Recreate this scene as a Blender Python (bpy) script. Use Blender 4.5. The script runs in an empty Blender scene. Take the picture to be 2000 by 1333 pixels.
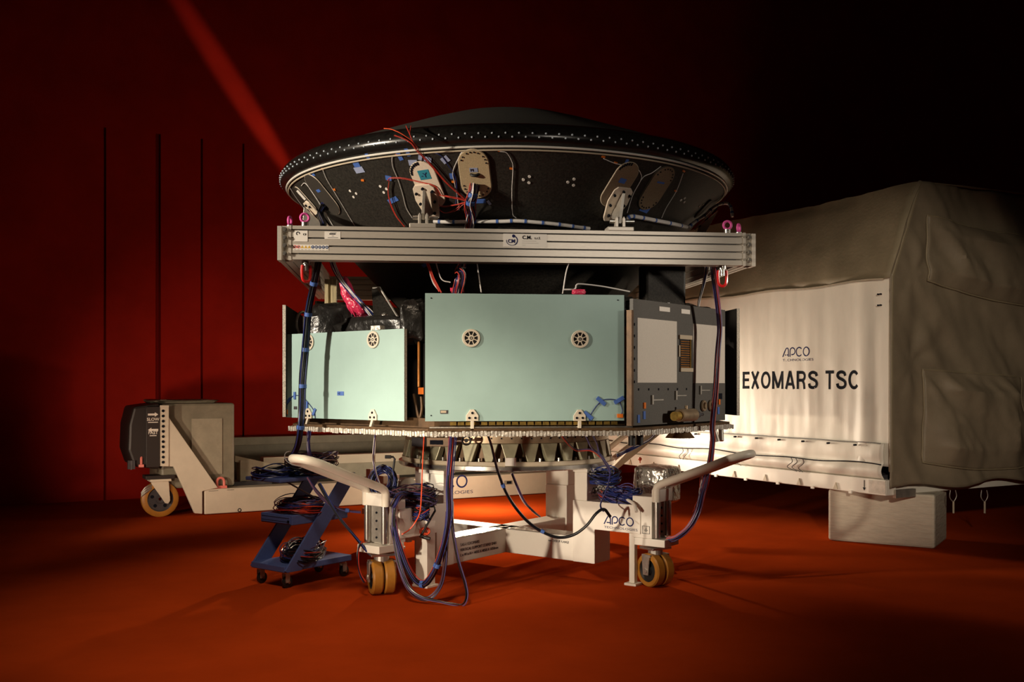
import bpy, bmesh, math, random
from mathutils import Vector, Matrix, noise

random.seed(7)
scene = bpy.context.scene
COL = scene.collection
R = math.radians

# ---------------------------------------------------------------- camera, world, lights
F = 1944.0            # focal length in pixels of the 2000 px wide frame (35 mm lens)
EYE = Vector((0.0, -9.1, 1.656))
HZ = 750.0            # row of the horizon (shifted lens, verticals stay vertical)
cam_d = bpy.data.cameras.new('camera')
cam_d.lens = 35.0; cam_d.sensor_width = 36.0
cam_d.shift_y = (HZ - 666.5) / 2000.0
cam_d.clip_start = 0.05; cam_d.clip_end = 200
cam = bpy.data.objects.new('camera', cam_d); COL.objects.link(cam)
cam.location = EYE; cam.rotation_euler = (R(90), 0, 0)
scene.camera = cam

w = bpy.data.worlds.new('world'); scene.world = w; w.use_nodes = True
w.node_tree.nodes['Background'].inputs[0].default_value = (0.9, 0.55, 0.4, 1)
w.node_tree.nodes['Background'].inputs[1].default_value = 0.004

def W(px, py, d):
    "a point of the hall at depth d seen at a pixel of the photograph"
    return Vector(((px - 1000) * d / F, d - 9.1, EYE.z + (HZ - py) * d / F))
def look(o, tgt):
    o.rotation_euler = (Vector(tgt) - o.location).to_track_quat('-Z', 'Y').to_euler()
def spot(name, loc, tgt, power, angle, blend, size, color):
    d = bpy.data.lights.new(name, 'SPOT'); d.energy = power; d.spot_size = R(angle); d.spot_blend = blend
    d.shadow_soft_size = size; d.color = color
    o = bpy.data.objects.new(name, d); COL.objects.link(o); o.location = loc; look(o, tgt); return o
def point(name, loc, power, size, color):
    d = bpy.data.lights.new(name, 'POINT'); d.energy = power; d.shadow_soft_size = size; d.color = color
    o = bpy.data.objects.new(name, d); COL.objects.link(o); o.location = loc; return o
WARM = (1.0, 0.80, 0.56)
spot('key_spot', (-6.5, -4.7, 3.6), (-0.1, -0.6, 2.35), 2450, 32, 0.6, 0.16, (1.0, 0.86, 0.68))
spot('stand_spot', (-4.4, -7.2, 1.15), (0.1, -0.8, 0.88), 1900, 23, 0.9, 0.12, (1.0, 0.84, 0.64))
spot('fill_spot', (7.2, -3.6, 2.6), (1.35, -1.1, 1.9), 900, 22, 0.7, 0.2, (1.0, 0.86, 0.70))
spot('beam_spot', (3.0, -9.0, 3.2), (0.7, -1.7, 2.95), 330, 15, 0.8, 0.2, (1.0, 0.88, 0.74))  # small front fill, added to brighten the beam
spot('lamp_behind', (-0.55, 3.7, 1.9), (0.0, -1.2, 0.0), 420, 95, 0.6, 0.08, WARM)
point('floor_lamp_behind', (-0.4, 3.9, 0.65), 85, 0.12, WARM)
spot('container_spot', (0.5, 4.1, 1.0), (3.1, 1.9, 1.25), 600, 75, 1.0, 0.30, (1.0, 0.85, 0.66))
spot('wall_spot', (-4.6, -2.5, 0.7), (-4.5, 5.4, 1.2), 470, 37, 1.0, 0.3, (1.0, 0.70, 0.5))
spot('trailer_spot', (-6.4, -2.2, 1.5), (-3.4, 3.4, 0.6), 900, 26, 1.0, 0.12, (1.0, 0.80, 0.58))  # extra spot, added to brighten the trailer
spot('container_front_spot', (1.2, -9.6, 3.3), (3.9, 1.4, 1.75), 1650, 23, 0.8, 0.15, (1.0, 0.85, 0.66))
spot('floor_spot', (-1.2, -5.2, 5.2), (-1.0, -2.3, 0), 560, 60, 1.0, 0.4, (1.0, 0.78, 0.55))
st = spot('streak_spot', (-0.8, 2.6, 3.1), W(490, 207, 14.9), 420, 35, 0.9, 0.05, (1.0, 0.75, 0.55))  # extra spot added behind the shell, squashed to throw a streak on the wall
st.rotation_euler = (st.rotation_euler.to_matrix() @ Matrix.Rotation(R(-48), 3, 'Z')).to_euler(); st.scale = (1.0, 0.12, 1.0)

vs = scene.view_settings
vs.view_transform = 'Standard'; vs.look = 'None'; vs.gamma = 1.0; vs.exposure = 0.0; vs.use_curve_mapping = False

# ---------------------------------------------------------------- helpers
def ray(px, py):
    return Vector(((px - 1000) / F, 1.0, (HZ - py) / F))
def frame(o, xdir):
    x = Vector((xdir[0], xdir[1], 0)).normalized(); z = Vector((0, 0, 1)); y = z.cross(x)
    m = Matrix.Identity(4)
    for i in range(3):
        m[i][0] = x[i]; m[i][1] = y[i]; m[i][2] = z[i]; m[i][3] = o[i]
    return m
def frame3(o, x, y, z):
    m = Matrix.Identity(4)
    for i in range(3):
        m[i][0] = x[i]; m[i][1] = y[i]; m[i][2] = z[i]; m[i][3] = o[i]
    return m
def catmull(pts, n=8, closed=False):
    pts = [Vector(p) for p in pts]; out = []; L = len(pts)
    rng = L if closed else L - 1
    for i in range(rng):
        if closed:
            p0, p1, p2, p3 = pts[i-1], pts[i], pts[(i+1) % L], pts[(i+2) % L]
        else:
            p1, p2 = pts[i], pts[i+1]
            p0 = pts[i-1] if i else p1 - (p2 - p1); p3 = pts[i+2] if i + 2 < L else p2 + (p2 - p1)
        for k in range(n):
            t = k / n
            out.append(0.5 * ((2*p1) + (p2-p0)*t + (2*p0-5*p1+4*p2-p3)*t*t + (3*p1-p0-3*p2+p3)*t*t*t))
    if not closed: out.append(pts[-1].copy())
    return out

class MB:
    def __init__(s, M=None):
        s.v = []; s.f = []; s.M = M or Matrix.Identity(4)
    def add(s, vs_, fs):
        o = len(s.v); s.v += [tuple(s.M @ Vector(p)) for p in vs_]; s.f += [tuple(i + o for i in f) for f in fs]
        return s
    def box(s, x0, x1, y0, y1, z0, z1):
        return s.add([(x0,y0,z0),(x1,y0,z0),(x1,y1,z0),(x0,y1,z0),(x0,y0,z1),(x1,y0,z1),(x1,y1,z1),(x0,y1,z1)],
                     [(3,2,1,0),(4,5,6,7),(0,1,5,4),(1,2,6,5),(2,3,7,6),(3,0,4,7)])
    def hexa(s, p):
        return s.add(p, [(3,2,1,0),(4,5,6,7),(0,1,5,4),(1,2,6,5),(2,3,7,6),(3,0,4,7)])
    def prism(s, poly, fn, h0, h1):
        n = len(poly)
        vs_ = [fn(p, h0) for p in poly] + [fn(p, h1) for p in poly]
        return s.add(vs_, [tuple(range(n-1, -1, -1)), tuple(range(n, 2*n))] + [(i, (i+1) % n, n + (i+1) % n, n + i) for i in range(n)])
    def xz(s, poly, y0, y1):
        return s.prism(poly, lambda p, h: (p[0], h, p[1]), y0, y1)
    def xy(s, poly, z0, z1):
        return s.prism(poly, lambda p, h: (p[0], p[1], h), z0, z1)
    def yz(s, poly, x0, x1):
        return s.prism(poly, lambda p, h: (h, p[0], p[1]), x0, x1)
    def cyl(s, p0, p1, r, n=14, r2=None, cap=True):
        p0, p1 = Vector(p0), Vector(p1); r2 = r if r2 is None else r2
        z = (p1 - p0).normalized(); a = Vector((1,0,0)) if abs(z.x) < .8 else Vector((0,1,0))
        x = z.cross(a).normalized(); y = z.cross(x)
        vs_ = [p0 + r*(x*math.cos(t)+y*math.sin(t)) for t in [2*math.pi*i/n for i in range(n)]]
        vs_ += [p1 + r2*(x*math.cos(t)+y*math.sin(t)) for t in [2*math.pi*i/n for i in range(n)]]
        fs = [(i, (i+1) % n, n+(i+1) % n, n+i) for i in range(n)]
        if cap: fs += [tuple(range(n-1, -1, -1)), tuple(range(n, 2*n))]
        return s.add(vs_, fs)
    def tube(s, path, r, n=6, closed=False):
        path = [Vector(p) for p in path]; L = len(path); vs_ = []; up = Vector((0.13, 0.31, 0.94)).normalized(); x = None
        for i, p in enumerate(path):
            if closed: t = path[(i+1) % L] - path[i-1]
            else: t = path[min(i+1, L-1)] - path[max(i-1, 0)]
            if t.length < 1e-9: t = Vector((0,0,1))
            t.normalize()
            if x is None: x = t.cross(up) if abs(t.dot(up)) < .95 else t.cross(Vector((1,0,0)))
            x = (x - t * x.dot(t))
            if x.length < 1e-6: x = t.cross(up)
            x.normalize(); y = t.cross(x)
            vs_ += [p + r*(x*math.cos(2*math.pi*k/n) + y*math.sin(2*math.pi*k/n)) for k in range(n)]
        fs = []
        for i in range(L if closed else L-1):
            j = (i+1) % L
            fs += [(i*n+k, i*n+(k+1) % n, j*n+(k+1) % n, j*n+k) for k in range(n)]
        if not closed: fs += [tuple(range(n-1, -1, -1)), tuple(range((L-1)*n, L*n))]
        return s.add(vs_, fs)
    def lathe(s, prof, n=96, c=(0,0,0), closed=False):
        L = len(prof); vs_ = []
        for i in range(n):
            a = 2*math.pi*i/n
            vs_ += [(c[0]+r*math.cos(a), c[1]+r*math.sin(a), c[2]+z) for r, z in prof]
        fs = []
        for i in range(n):
            j = (i+1) % n
            for k in range(L if closed else L-1):
                l = (k+1) % L
                fs.append((i*L+k, j*L+k, j*L+l, i*L+l))
        return s.add(vs_, fs)
    def torus(s, R_, r, n=24, m=8, c=(0,0,0)):
        return s.lathe([(R_ + r*math.cos(2*math.pi*k/m), r*math.sin(2*math.pi*k/m)) for k in range(m)], n, c, closed=True)
    def sphere(s, c, r, n=8, m=6):
        vs_ = [(c[0]+r*math.sin(math.pi*j/m)*math.cos(2*math.pi*i/n), c[1]+r*math.sin(math.pi*j/m)*math.sin(2*math.pi*i/n), c[2]+r*math.cos(math.pi*j/m)) for j in range(m+1) for i in range(n)]
        return s.add(vs_, [(j*n+i, (j+1)*n+i, (j+1)*n+(i+1) % n, j*n+(i+1) % n) for j in range(m) for i in range(n)])
    def grid(s, fn, nu, nv):
        vs_ = [fn(i/nu, j/nv) for j in range(nv+1) for i in range(nu+1)]
        return s.add(vs_, [(j*(nu+1)+i, j*(nu+1)+i+1, (j+1)*(nu+1)+i+1, (j+1)*(nu+1)+i) for j in range(nv) for i in range(nu)])
    def ribbon(s, path, wd, th=0.002):
        "flat stroke in the frame's x z plane, standing proud towards -y"
        L = len(path); P = [Vector((p[0], p[1])) for p in path]; top = []; bot = []
        cl = (P[0]-P[-1]).length < 1e-6
        for i in range(L):
            if cl: t = P[(i+1) % (L-1)] - P[(i-1) % (L-1)]
            else: t = P[min(i+1, L-1)] - P[max(i-1, 0)]
            t.normalize(); nrm = Vector((-t.y, t.x)) * wd/2
            top.append(P[i]+nrm); bot.append(P[i]-nrm)
        vs_ = []
        for y in (-th, 0.0):
            vs_ += [(p.x, y, p.y) for p in top] + [(p.x, y, p.y) for p in bot]
        fs = []
        for i in range(L-1):
            a, b, c, d = i, i+1, L+i+1, L+i
            fs += [(d, c, b, a), (a+2*L, b+2*L, c+2*L, d+2*L), (a, b, b+2*L, a+2*L), (c, d, d+2*L, c+2*L)]
        return s.add(vs_, fs)
    def build(s, name, m, parent=None, smooth=False, bevel=0.0, kind=None, solid=0.0, label=None):
        me = bpy.data.meshes.new(name); me.from_pydata(s.v, [], s.f); me.validate()
        me.materials.append(MAT[m])
        if smooth:
            me.polygons.foreach_set('use_smooth', [True]*len(me.polygons))
            try: me.set_sharp_from_angle(angle=R(38))
            except Exception: pass
        o = bpy.data.objects.new(name, me); COL.objects.link(o)
        if parent is not None:
            o.parent = parent
            if parent.type == 'EMPTY': o.location = -parent.location
        if solid:
            md = o.modifiers.new('solid', 'SOLIDIFY'); md.thickness = solid; md.offset = 0
        if bevel:
            md = o.modifiers.new('bevel', 'BEVEL'); md.width = bevel; md.segments = 2; md.limit_method = 'ANGLE'; md.angle_limit = R(40)
        if kind: o['kind'] = kind
        if label: o['label'] = label
        return o
def share(src, name, parent, M):
    "another piece with the same mesh, moved by the matrix M"
    o = src.copy(); COL.objects.link(o); o.name = name; o.parent = parent
    base = Matrix.Translation(-parent.location) if parent.type == 'EMPTY' else Matrix.Identity(4)
    o.matrix_local = base @ M
    return o
def tag(o, label, cat, group=None):
    o['label'] = label; o['category'] = cat
    if group: o['group'] = group
    return o
def thing(name, label, cat, loc=(0,0,0), group=None):
    o = bpy.data.objects.new(name, None); COL.objects.link(o); o.location = loc; o.empty_display_size = 0.1
    return tag(o, label, cat, group)
def text(name, body, h, M, m, parent, x=0.0, z=0.0, sx=1.0, align='LEFT', bold=0.0, y=-0.0015, flat=False):
    "lettering in the x z plane of the frame M, h = cap height, facing -y"
    cu = bpy.data.curves.new(name, 'FONT'); cu.body = body; cu.size = h / 0.70; cu.align_x = align; cu.extrude = 0.0 if flat else 0.0008
    cu.offset = bold; cu.resolution_u = 3; cu.space_character = 1.0 + bold*9
    t = bpy.data.objects.new(name + '_tmp', cu); COL.objects.link(t)
    dg = bpy.context.evaluated_depsgraph_get()
    me = bpy.data.meshes.new_from_object(t.evaluated_get(dg)); bpy.data.objects.remove(t)
    T = M @ Matrix.Translation((x, y, z)) @ Matrix(((sx,0,0,0),(0,0,-1,0),(0,1,0,0),(0,0,0,1)))
    me.transform(T); me.name = name
    me.materials.clear(); me.materials.append(MAT[m])
    o = bpy.data.objects.new(name, me); COL.objects.link(o); o.parent = parent
    if parent.type == 'EMPTY': o.location = -parent.location
    return o
def arc(cx, cz, r, a0, a1, n=14, sx=1.0):
    return [(cx + sx*r*math.cos(R(a0 + (a1-a0)*i/n)), cz + r*math.sin(R(a0 + (a1-a0)*i/n))) for i in range(n+1)]
def logo(M, x, z, h, m, parent, only=None):
    "the four letter emblem and the small line under it"
    mb = MB(M @ Matrix.Translation((x, -0.0012, z)) @ Matrix.Diagonal((h, 1, h, 1)))
    wd = 0.125
    L = {'A': [[(0,0),(.40,.72),(.50,.86),(.62,.94),(.74,.92),(.81,.82),(.84,.66),(.84,0)], [(.36,.20),(.80,.20)]],
         'P': [[(1.08,0),(1.08,.56)] + arc(1.44,.58,.365,180,-85,14,.98)[1:] + [(1.28,.215)]],
         'C': [arc(2.40,.5,.45,42,318,18,.92)], 'O': [arc(3.40,.5,.45,0,360,24,.96)]}
    for k, ps in L.items():
        if only and k not in only: continue
        for p in ps: mb.ribbon(p, wd, 0.0016)
    mb.build('emblem', m, parent)
    if not only: text('lettering', 'TECHNOLOGIES', h*0.25, M, m, parent, x, z - h*0.46, sx=1.66, flat=True)

# ---------------------------------------------------------------- materials
MAT = {}
def mat(name, col, rough=0.5, metal=0.0, var=0.0, scale=6.0, bump=0.0, bscale=40.0, spec=0.5, col2=None, stretch=None, coat=0.0, trans=None):
    m = bpy.data.materials.new(name); m.use_nodes = True; nt = m.node_tree; b = nt.nodes['Principled BSDF']
    b.inputs['Base Color'].default_value = (*col, 1); b.inputs['Roughness'].default_value = rough
    b.inputs['Metallic'].default_value = metal; b.inputs['Specular IOR Level'].default_value = spec
    if coat: b.inputs['Coat Weight'].default_value = coat; b.inputs['Coat Roughness'].default_value = 0.15
    if trans is not None: b.inputs['Alpha'].default_value = trans
    tc = nt.nodes.new('ShaderNodeTexCoord'); mp = nt.nodes.new('ShaderNodeMapping'); nt.links.new(tc.outputs['Object'], mp.inputs[0])
    if stretch: mp.inputs['Scale'].default_value = stretch
    if var or col2:
        n = nt.nodes.new('ShaderNodeTexNoise'); n.inputs['Scale'].default_value = scale; n.inputs['Detail'].default_value = 6
        n.inputs['Roughness'].default_value = 0.65
        r = nt.nodes.new('ShaderNodeValToRGB'); nt.links.new(mp.outputs[0], n.inputs['Vector']); nt.links.new(n.outputs['Fac'], r.inputs[0])
        c2 = col2 or tuple(min(1, c*(1+var)) for c in col); c1 = tuple(c*(1-var) for c in col) if not col2 else col
        r.color_ramp.elements[0].position = 0.35; r.color_ramp.elements[1].position = 0.65
        r.color_ramp.elements[0].color = (*c1, 1); r.color_ramp.elements[1].color = (*c2, 1)
        nt.links.new(r.outputs[0], b.inputs['Base Color'])
    if bump:
        n2 = nt.nodes.new('ShaderNodeTexNoise'); n2.inputs['Scale'].default_value = bscale; n2.inputs['Detail'].default_value = 5
        nt.links.new(mp.outputs[0], n2.inputs['Vector'])
        bp = nt.nodes.new('ShaderNodeBump'); bp.inputs['Strength'].default_value = bump; bp.inputs['Distance'].default_value = 0.02
        nt.links.new(n2.outputs['Fac'], bp.inputs['Height']); nt.links.new(bp.outputs[0], b.inputs['Normal'])
    MAT[name] = m
    return m
mat('wall_red', (0.36, 0.013, 0.005), 0.75, var=0.12, scale=1.3, bump=0.05, bscale=60, spec=0.08)
mat('joint_red', (0.17, 0.005, 0.003), 0.8, spec=0.05)
mat('floor_red', (0.42, 0.048, 0.007), 0.36, var=0.07, scale=2.0, bump=0.02, bscale=160, spec=0.0)
mat('alu', (0.62, 0.57, 0.50), 0.42, metal=0.55, var=0.05, scale=30, stretch=(0.3, 6, 6))
mat('slot_shade', (0.045, 0.04, 0.036), 0.7)  # dark colour standing in for the shade inside the beam slots
mat('steel', (0.60, 0.57, 0.52), 0.25, metal=0.9, var=0.1, scale=12)
mat('steel_rough', (0.50, 0.47, 0.42), 0.45, metal=0.8, var=0.15, scale=15)
mat('cone_black', (0.022, 0.019, 0.015), 0.55, var=0.5, scale=60, bump=0.10, bscale=140, spec=0.35)
mat('rim_black', (0.010, 0.009, 0.008), 0.24, var=0.3, scale=30, bump=0.03, bscale=25)
mat('dome_dark', (0.034, 0.029, 0.022), 0.75, var=0.2, scale=30)
mat('seal_white', (0.70, 0.67, 0.60), 0.4)
mat('seal_tan', (0.48, 0.40, 0.29), 0.55)
mat('rivet', (0.58, 0.66, 0.74), 0.35)
mat('cover_tan', (0.47, 0.36, 0.21), 0.6, var=0.15, scale=120)
mat('cover_pink', (0.68, 0.57, 0.45), 0.6, var=0.06, scale=60)
mat('cover_brown', (0.20, 0.14, 0.085), 0.6, var=0.2, scale=120)
mat('cover_dark', (0.035, 0.029, 0.023), 0.6, var=0.3, scale=120)
mat('teal', (0.32, 0.465, 0.44), 0.42, var=0.05, scale=2.2, bump=0.02, bscale=300, spec=0.4)
mat('honeycomb', (0.55, 0.50, 0.42), 0.6, var=0.4, scale=120)
mat('port_beige', (0.62, 0.55, 0.44), 0.5)
mat('mli_black', (0.012, 0.011, 0.010), 0.28, bump=0.6, bscale=14)
mat('pit_black', (0.006, 0.005, 0.005), 0.8)
mat('mli_silver', (0.66, 0.62, 0.55), 0.35, metal=0.4, var=0.25, scale=40, bump=0.5, bscale=50)
mat('panel_grey', (0.085, 0.080, 0.072), 0.55, var=0.2, scale=140)
mat('square_white', (0.62, 0.57, 0.50), 0.55, var=0.06, scale=120)
mat('gold', (0.62, 0.40, 0.10), 0.35, metal=0.7, var=0.25, scale=30)
mat('kapton', (0.42, 0.16, 0.03), 0.3, metal=0.3, var=0.3, scale=12)
mat('bronze', (0.34, 0.25, 0.16), 0.42, metal=0.6, var=0.25, scale=8)
mat('pillar_green', (0.32, 0.30, 0.20), 0.4, metal=0.35, var=0.2, scale=6)
mat('bronze_dark', (0.10, 0.055, 0.025), 0.5, metal=0.4, var=0.3, scale=10)
mat('white_paint', (0.76, 0.71, 0.63), 0.4, var=0.03, scale=3)
mat('cream_paint', (0.70, 0.64, 0.54), 0.42, var=0.04, scale=3)
mat('trailer_white', (0.60, 0.53, 0.42), 0.5, var=0.06, scale=3)
mat('plastic_grey', (0.20, 0.18, 0.13), 0.5, var=0.15, scale=5, bump=0.2, bscale=5)
mat('plastic_pale', (0.30, 0.27, 0.20), 0.5, var=0.12, scale=6)
mat('foil', (0.50, 0.47, 0.42), 0.2, metal=0.75, bump=0.9, bscale=13)
mat('orange_pu', (0.40, 0.17, 0.024), 0.42, var=0.12, scale=10)
mat('rubber', (0.012, 0.012, 0.012), 0.5)
mat('hub_dark', (0.05, 0.045, 0.05), 0.5, var=0.2, scale=20)
mat('cart_blue', (0.085, 0.13, 0.36), 0.5, var=0.06, scale=30)
mat('canvas_white', (0.72, 0.67, 0.585), 0.5, var=0.05, scale=3, bump=0.15, bscale=8, stretch=(1, 1, 0.35), spec=0.35)
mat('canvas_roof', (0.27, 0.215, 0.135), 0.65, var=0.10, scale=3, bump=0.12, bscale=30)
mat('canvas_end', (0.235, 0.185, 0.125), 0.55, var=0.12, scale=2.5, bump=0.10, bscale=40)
mat('foam_block', (0.62, 0.55, 0.44), 0.75, var=0.08, scale=8, bump=0.5, bscale=9, stretch=(0.8, 0.8, 4))
mat('ink', (0.008, 0.009, 0.014), 0.8, spec=0.08)
mat('ink_blue', (0.022, 0.026, 0.10), 0.8, spec=0.08)
mat('paper', (0.78, 0.74, 0.68), 0.5)
mat('sign_black', (0.025, 0.018, 0.016), 0.5)
mat('sign_white', (0.75, 0.70, 0.62), 0.5)
mat('pink', (0.72, 0.10, 0.36), 0.4)
mat('pink_pale', (0.75, 0.20, 0.16), 0.5)
mat('shackle_red', (0.72, 0.02, 0.02), 0.32, coat=0.3)
mat('tape_blue', (0.055, 0.13, 0.42), 0.6)
mat('tape_teal', (0.02, 0.22, 0.30), 0.6)
mat('tape_pale', (0.30, 0.34, 0.50), 0.6)
mat('wire_white', (0.68, 0.65, 0.62), 0.45)
mat('wire_red', (0.55, 0.05, 0.03), 0.4)
mat('wire_orange', (0.85, 0.10, 0.03), 0.4)
mat('wire_blue', (0.022, 0.035, 0.17), 0.35)
mat('wire_violet', (0.10, 0.075, 0.20), 0.4)
mat('wire_black', (0.010, 0.010, 0.014), 0.32)
mat('wire_brown', (0.08, 0.03, 0.04), 0.4)
mat('kapton_dot', (0.75, 0.18, 0.02), 0.4)
mat('bubble_red', (0.60, 0.03, 0.09), 0.2, bump=0.6, bscale=30, spec=0.8)
mat('wood', (0.46, 0.38, 0.22), 0.5, var=0.3, scale=14, stretch=(8, 8, 0.5))
mat('icon_red', (0.60, 0.03, 0.03), 0.5)
mat('icon_yellow', (0.62, 0.38, 0.05), 0.5)
mat('icon_blue', (0.03, 0.06, 0.16), 0.5)
mat('ember', (0.75, 0.12, 0.05), 0.5)

# ---------------------------------------------------------------- the hall
TH = R(29.05)                      # the container, its base frame and the back wall share this direction
E1 = Vector((math.cos(TH), math.sin(TH), 0)); E2 = Vector((-math.sin(TH), math.cos(TH), 0))
P0 = Vector((3.72, 0.80, 0.0))     # near corner of the container
HALL = frame(P0, E1)
WALL_B = 8.32

fl = MB(); fl.box(-16, 34, -14, 34, -0.2, 0.0)
floor = fl.build('floor', 'floor_red'); floor['kind'] = 'structure'

wl = MB(HALL); wl.box(-18, 34, WALL_B + 0.03, WALL_B + 0.3, 0, 18.0)
wall = wl.build('wall_back', 'joint_red'); wall['kind'] = 'structure'
# the wall's upright boards; joint places along the wall from its far left
def wall_a(s): return (Vector((-6.95, 4.4, 0)) + E1 * s - P0).dot(E1)
joints = [-7.0, 1.332, 2.055, 2.673, 3.285, 42.0]
for i in range(len(joints) - 1):
    g0 = 0.036 if abs(joints[i] - 2.055) < .01 else 0.016
    g1 = 0.036 if abs(joints[i+1] - 2.055) < .01 else 0.016
    MB(HALL).box(wall_a(joints[i]) + g0, wall_a(joints[i+1]) - g1, WALL_B, WALL_B + 0.03, 0, 5.3).build('wall_panel', 'wall_red', wall)
MB(HALL).box(wall_a(-7.0), wall_a(42.0), WALL_B, WALL_B + 0.03, 5.3, 18.0).build('wall_panel', 'wall_red', wall)

# ---------------------------------------------------------------- aeroshell
C = Vector((-0.045, 0, 0))
CR, CZ, CK = 1.955, 3.355, 0.951       # back cone: radius, height of its top edge, slope
shell = thing('aeroshell', 'large black saucer-shaped aeroshell with riveted glossy rim above the aluminium frame', 'spacecraft', (C.x, C.y, 2.2))
MB().lathe([(0.0, 2.12), (0.80, 2.12), (0.86, 2.20), (0.98, CZ - (CR-0.98)/CK), (CR, CZ)], 128, C).build('back_cone', 'cone_black', shell, smooth=True)
MB().lathe([(1.93, 3.335), (1.965, 3.368), (1.998, 3.380), (2.016, 3.400), (2.023, 3.425), (2.021, 3.450), (2.010, 3.478), (1.985, 3.505), (1.945, 3.528), (1.88, 3.548), (1.80, 3.56)], 160, C).build('rim', 'rim_black', shell, smooth=True)
MB().lathe([(1.88, 3.545), (1.30, 3.77), (0.92, 3.915), (0.66, 4.005), (0.42, 4.055), (0.18, 4.085), (0.0, 4.09)], 96, C).build('heat_shield', 'dome_dark', shell, smooth=True)
MB().torus(1.966, 0.0085, 160, 8, (C.x, C.y, 3.358)).build('seal_ring', 'seal_white', shell, smooth=True)
MB().torus(1.949, 0.0065, 160, 8, (C.x, C.y, 3.336)).build('seal_ring', 'seal_tan', shell, smooth=True)
rv = MB()
N = 132
for row, (rr, zz) in enumerate(((2.0235, 3.441), (2.0215, 3.414))):
    for i in range(N):
        a = 2*math.pi*(i + 0.5*row)/N
        rv.sphere((C.x + rr*math.cos(a), C.y + rr*math.sin(a), zz), 0.0078, 6, 4)
rv.build('rivets', 'rivet', shell, smooth=True, kind='stuff')

def cone_hit(px, py):
    o = EYE - C; d = ray(px, py)
    # |o.xy + t d.xy| = CR - (CZ - z) * CK
    k0 = CR - (CZ - o.z)*CK; k1 = d.z*CK
    a = d.x**2 + d.y**2 - k1**2; b = 2*(o.x*d.x + o.y*d.y - k0*k1); c = o.x**2 + o.y**2 - k0**2
    D = max(b*b - 4*a*c, 0)
    t = (-b - math.sqrt(D)) / (2*a)
    return EYE + d*t
def cone_frame(p):
    q = p - C; ph = math.atan2(q.y, q.x); s = math.sqrt(1 + CK*CK)
    n = Vector((math.cos(ph), math.sin(ph), -CK))/s
    v = Vector((CK*math.cos(ph), CK*math.sin(ph), 1))/s
    u = v.cross(n)            # to the right for someone outside
    return frame3(p, u, -n, v)
def stadium(hw, hh, r=None, n=10):
    r = r or hw; out = []
    for sx, sz, a0 in ((1,1,0), (-1,1,90), (-1,-1,180), (1,-1,270)):
        for k in range(n+1):
            a = R(a0 + 90*k/n); out.append((sx*(hw-r) + r*math.cos(a), sz*(hh-r) + r*math.sin(a)))
    return out
def cover(px, py, hw, hh, m, roll=0.0, screws=16, r=None, edge='seal_tan', dark='ink'):
    M = cone_frame(cone_hit(px, py)) @ Matrix.Rotation(R(roll), 4, 'Y')
    o = MB(M).xz(stadium(hw, hh, r), -0.014, 0.004).build('access_cover', m, shell, bevel=0.003)
    rim_path = stadium(hw, hh, r); mb = MB(M); mb.tube([(p[0], -0.008, p[1]) for p in rim_path], 0.004, 5, closed=True); mb.build('cover_edge', edge, o)
    if screws:
        mb = MB(M); inner = stadium(hw-0.02, hh-0.02, (r or hw)-0.02); L = len(inner)
        for k in range(screws):
            p = inner[int(k*L/screws)]; mb.cyl((p[0], -0.014, p[1]), (p[0], -0.019, p[1]), 0.006, 6)
        mb.build('screws', dark, o, kind='stuff')
    return o, M
def tape(px, py, w_, h_, m, roll=0.0, parent=None, lift=0.004):
    M = cone_frame(cone_hit(px, py)) @ Matrix.Rotation(R(roll), 4, 'Y')
    return MB(M).box(-w_/2, w_/2, -lift, 0, -h_/2, h_/2).build('tape', m, parent or shell)
o, M = cover(928, 339, 0.112, 0.205, 'cover_tan', 0, 18)
MB(M).box(-.035, .025, -.016, -.014, .02, .055).build('tape', 'tape_pale', o); text('lettering', 'M', .022, M, 'ink', o, -.03, .027, y=-.0175)
MB(M).torus(.03, .012, 16, 8).build('grommet', 'rubber', o)
o, M = cover(836, 360, 0.10, 0.20, 'cover_pink', -4, 0)
MB(M).box(-.035, .055, -.016, -.014, .05, .13).build('tape', 'tape_teal', o); text('lettering', '-Y', .04, M, 'ink_blue', o, -.02, .068, y=-.0175)
for k in range(7):
    a = R(95 + 13*k); MB(M).box(-.088*0 + .088*math.cos(a)-.007, .088*math.cos(a)+.007, -.017, -.013, .10+.088*math.sin(a)-.012, .10+.088*math.sin(a)+.012).build('slot', 'ink', o)
o, M = cover(1209, 360, 0.10, 0.20, 'cover_brown', 8, 0)
MB(M).box(-.03, .03, -.016, -.014, .02, .06).build('tape', 'tape_blue', o)
for k in range(6):
    a = R(95 + 13*k); MB(M).box(.088*math.cos(a)-.007, .088*math.cos(a)+.007, -.017, -.013, .10+.088*math.sin(a)-.012, .10+.088*math.sin(a)+.012).build('slot', 'ink', o)
o, M = cover(1281, 367, 0.108, 0.20, 'cover_brown', 0, 18, edge='cover_dark')
MB(M).box(-.04, .04, -.016, -.014, .05, .065).build('tape', 'tape_blue', o)
o, M = cover(631, 379, 0.105, 0.20, 'cover_dark', 0, 0, edge='cover_pink')
MB(M).box(-.03, .03, -.016, -.014, .03, .055).build('tape', 'tape_blue', o)
o, M = cover(599, 388, 0.05, 0.13, 'cover_dark', 0, 0, edge='cover_pink')
MB(M).box(-.03, .03, -.018, -.014, .0, .10).build('label_card', 'paper', o)
o, M = cover(1372, 408, 0.05, 0.10, 'cover_dark', 0, 0, edge='cover_brown')
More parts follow.
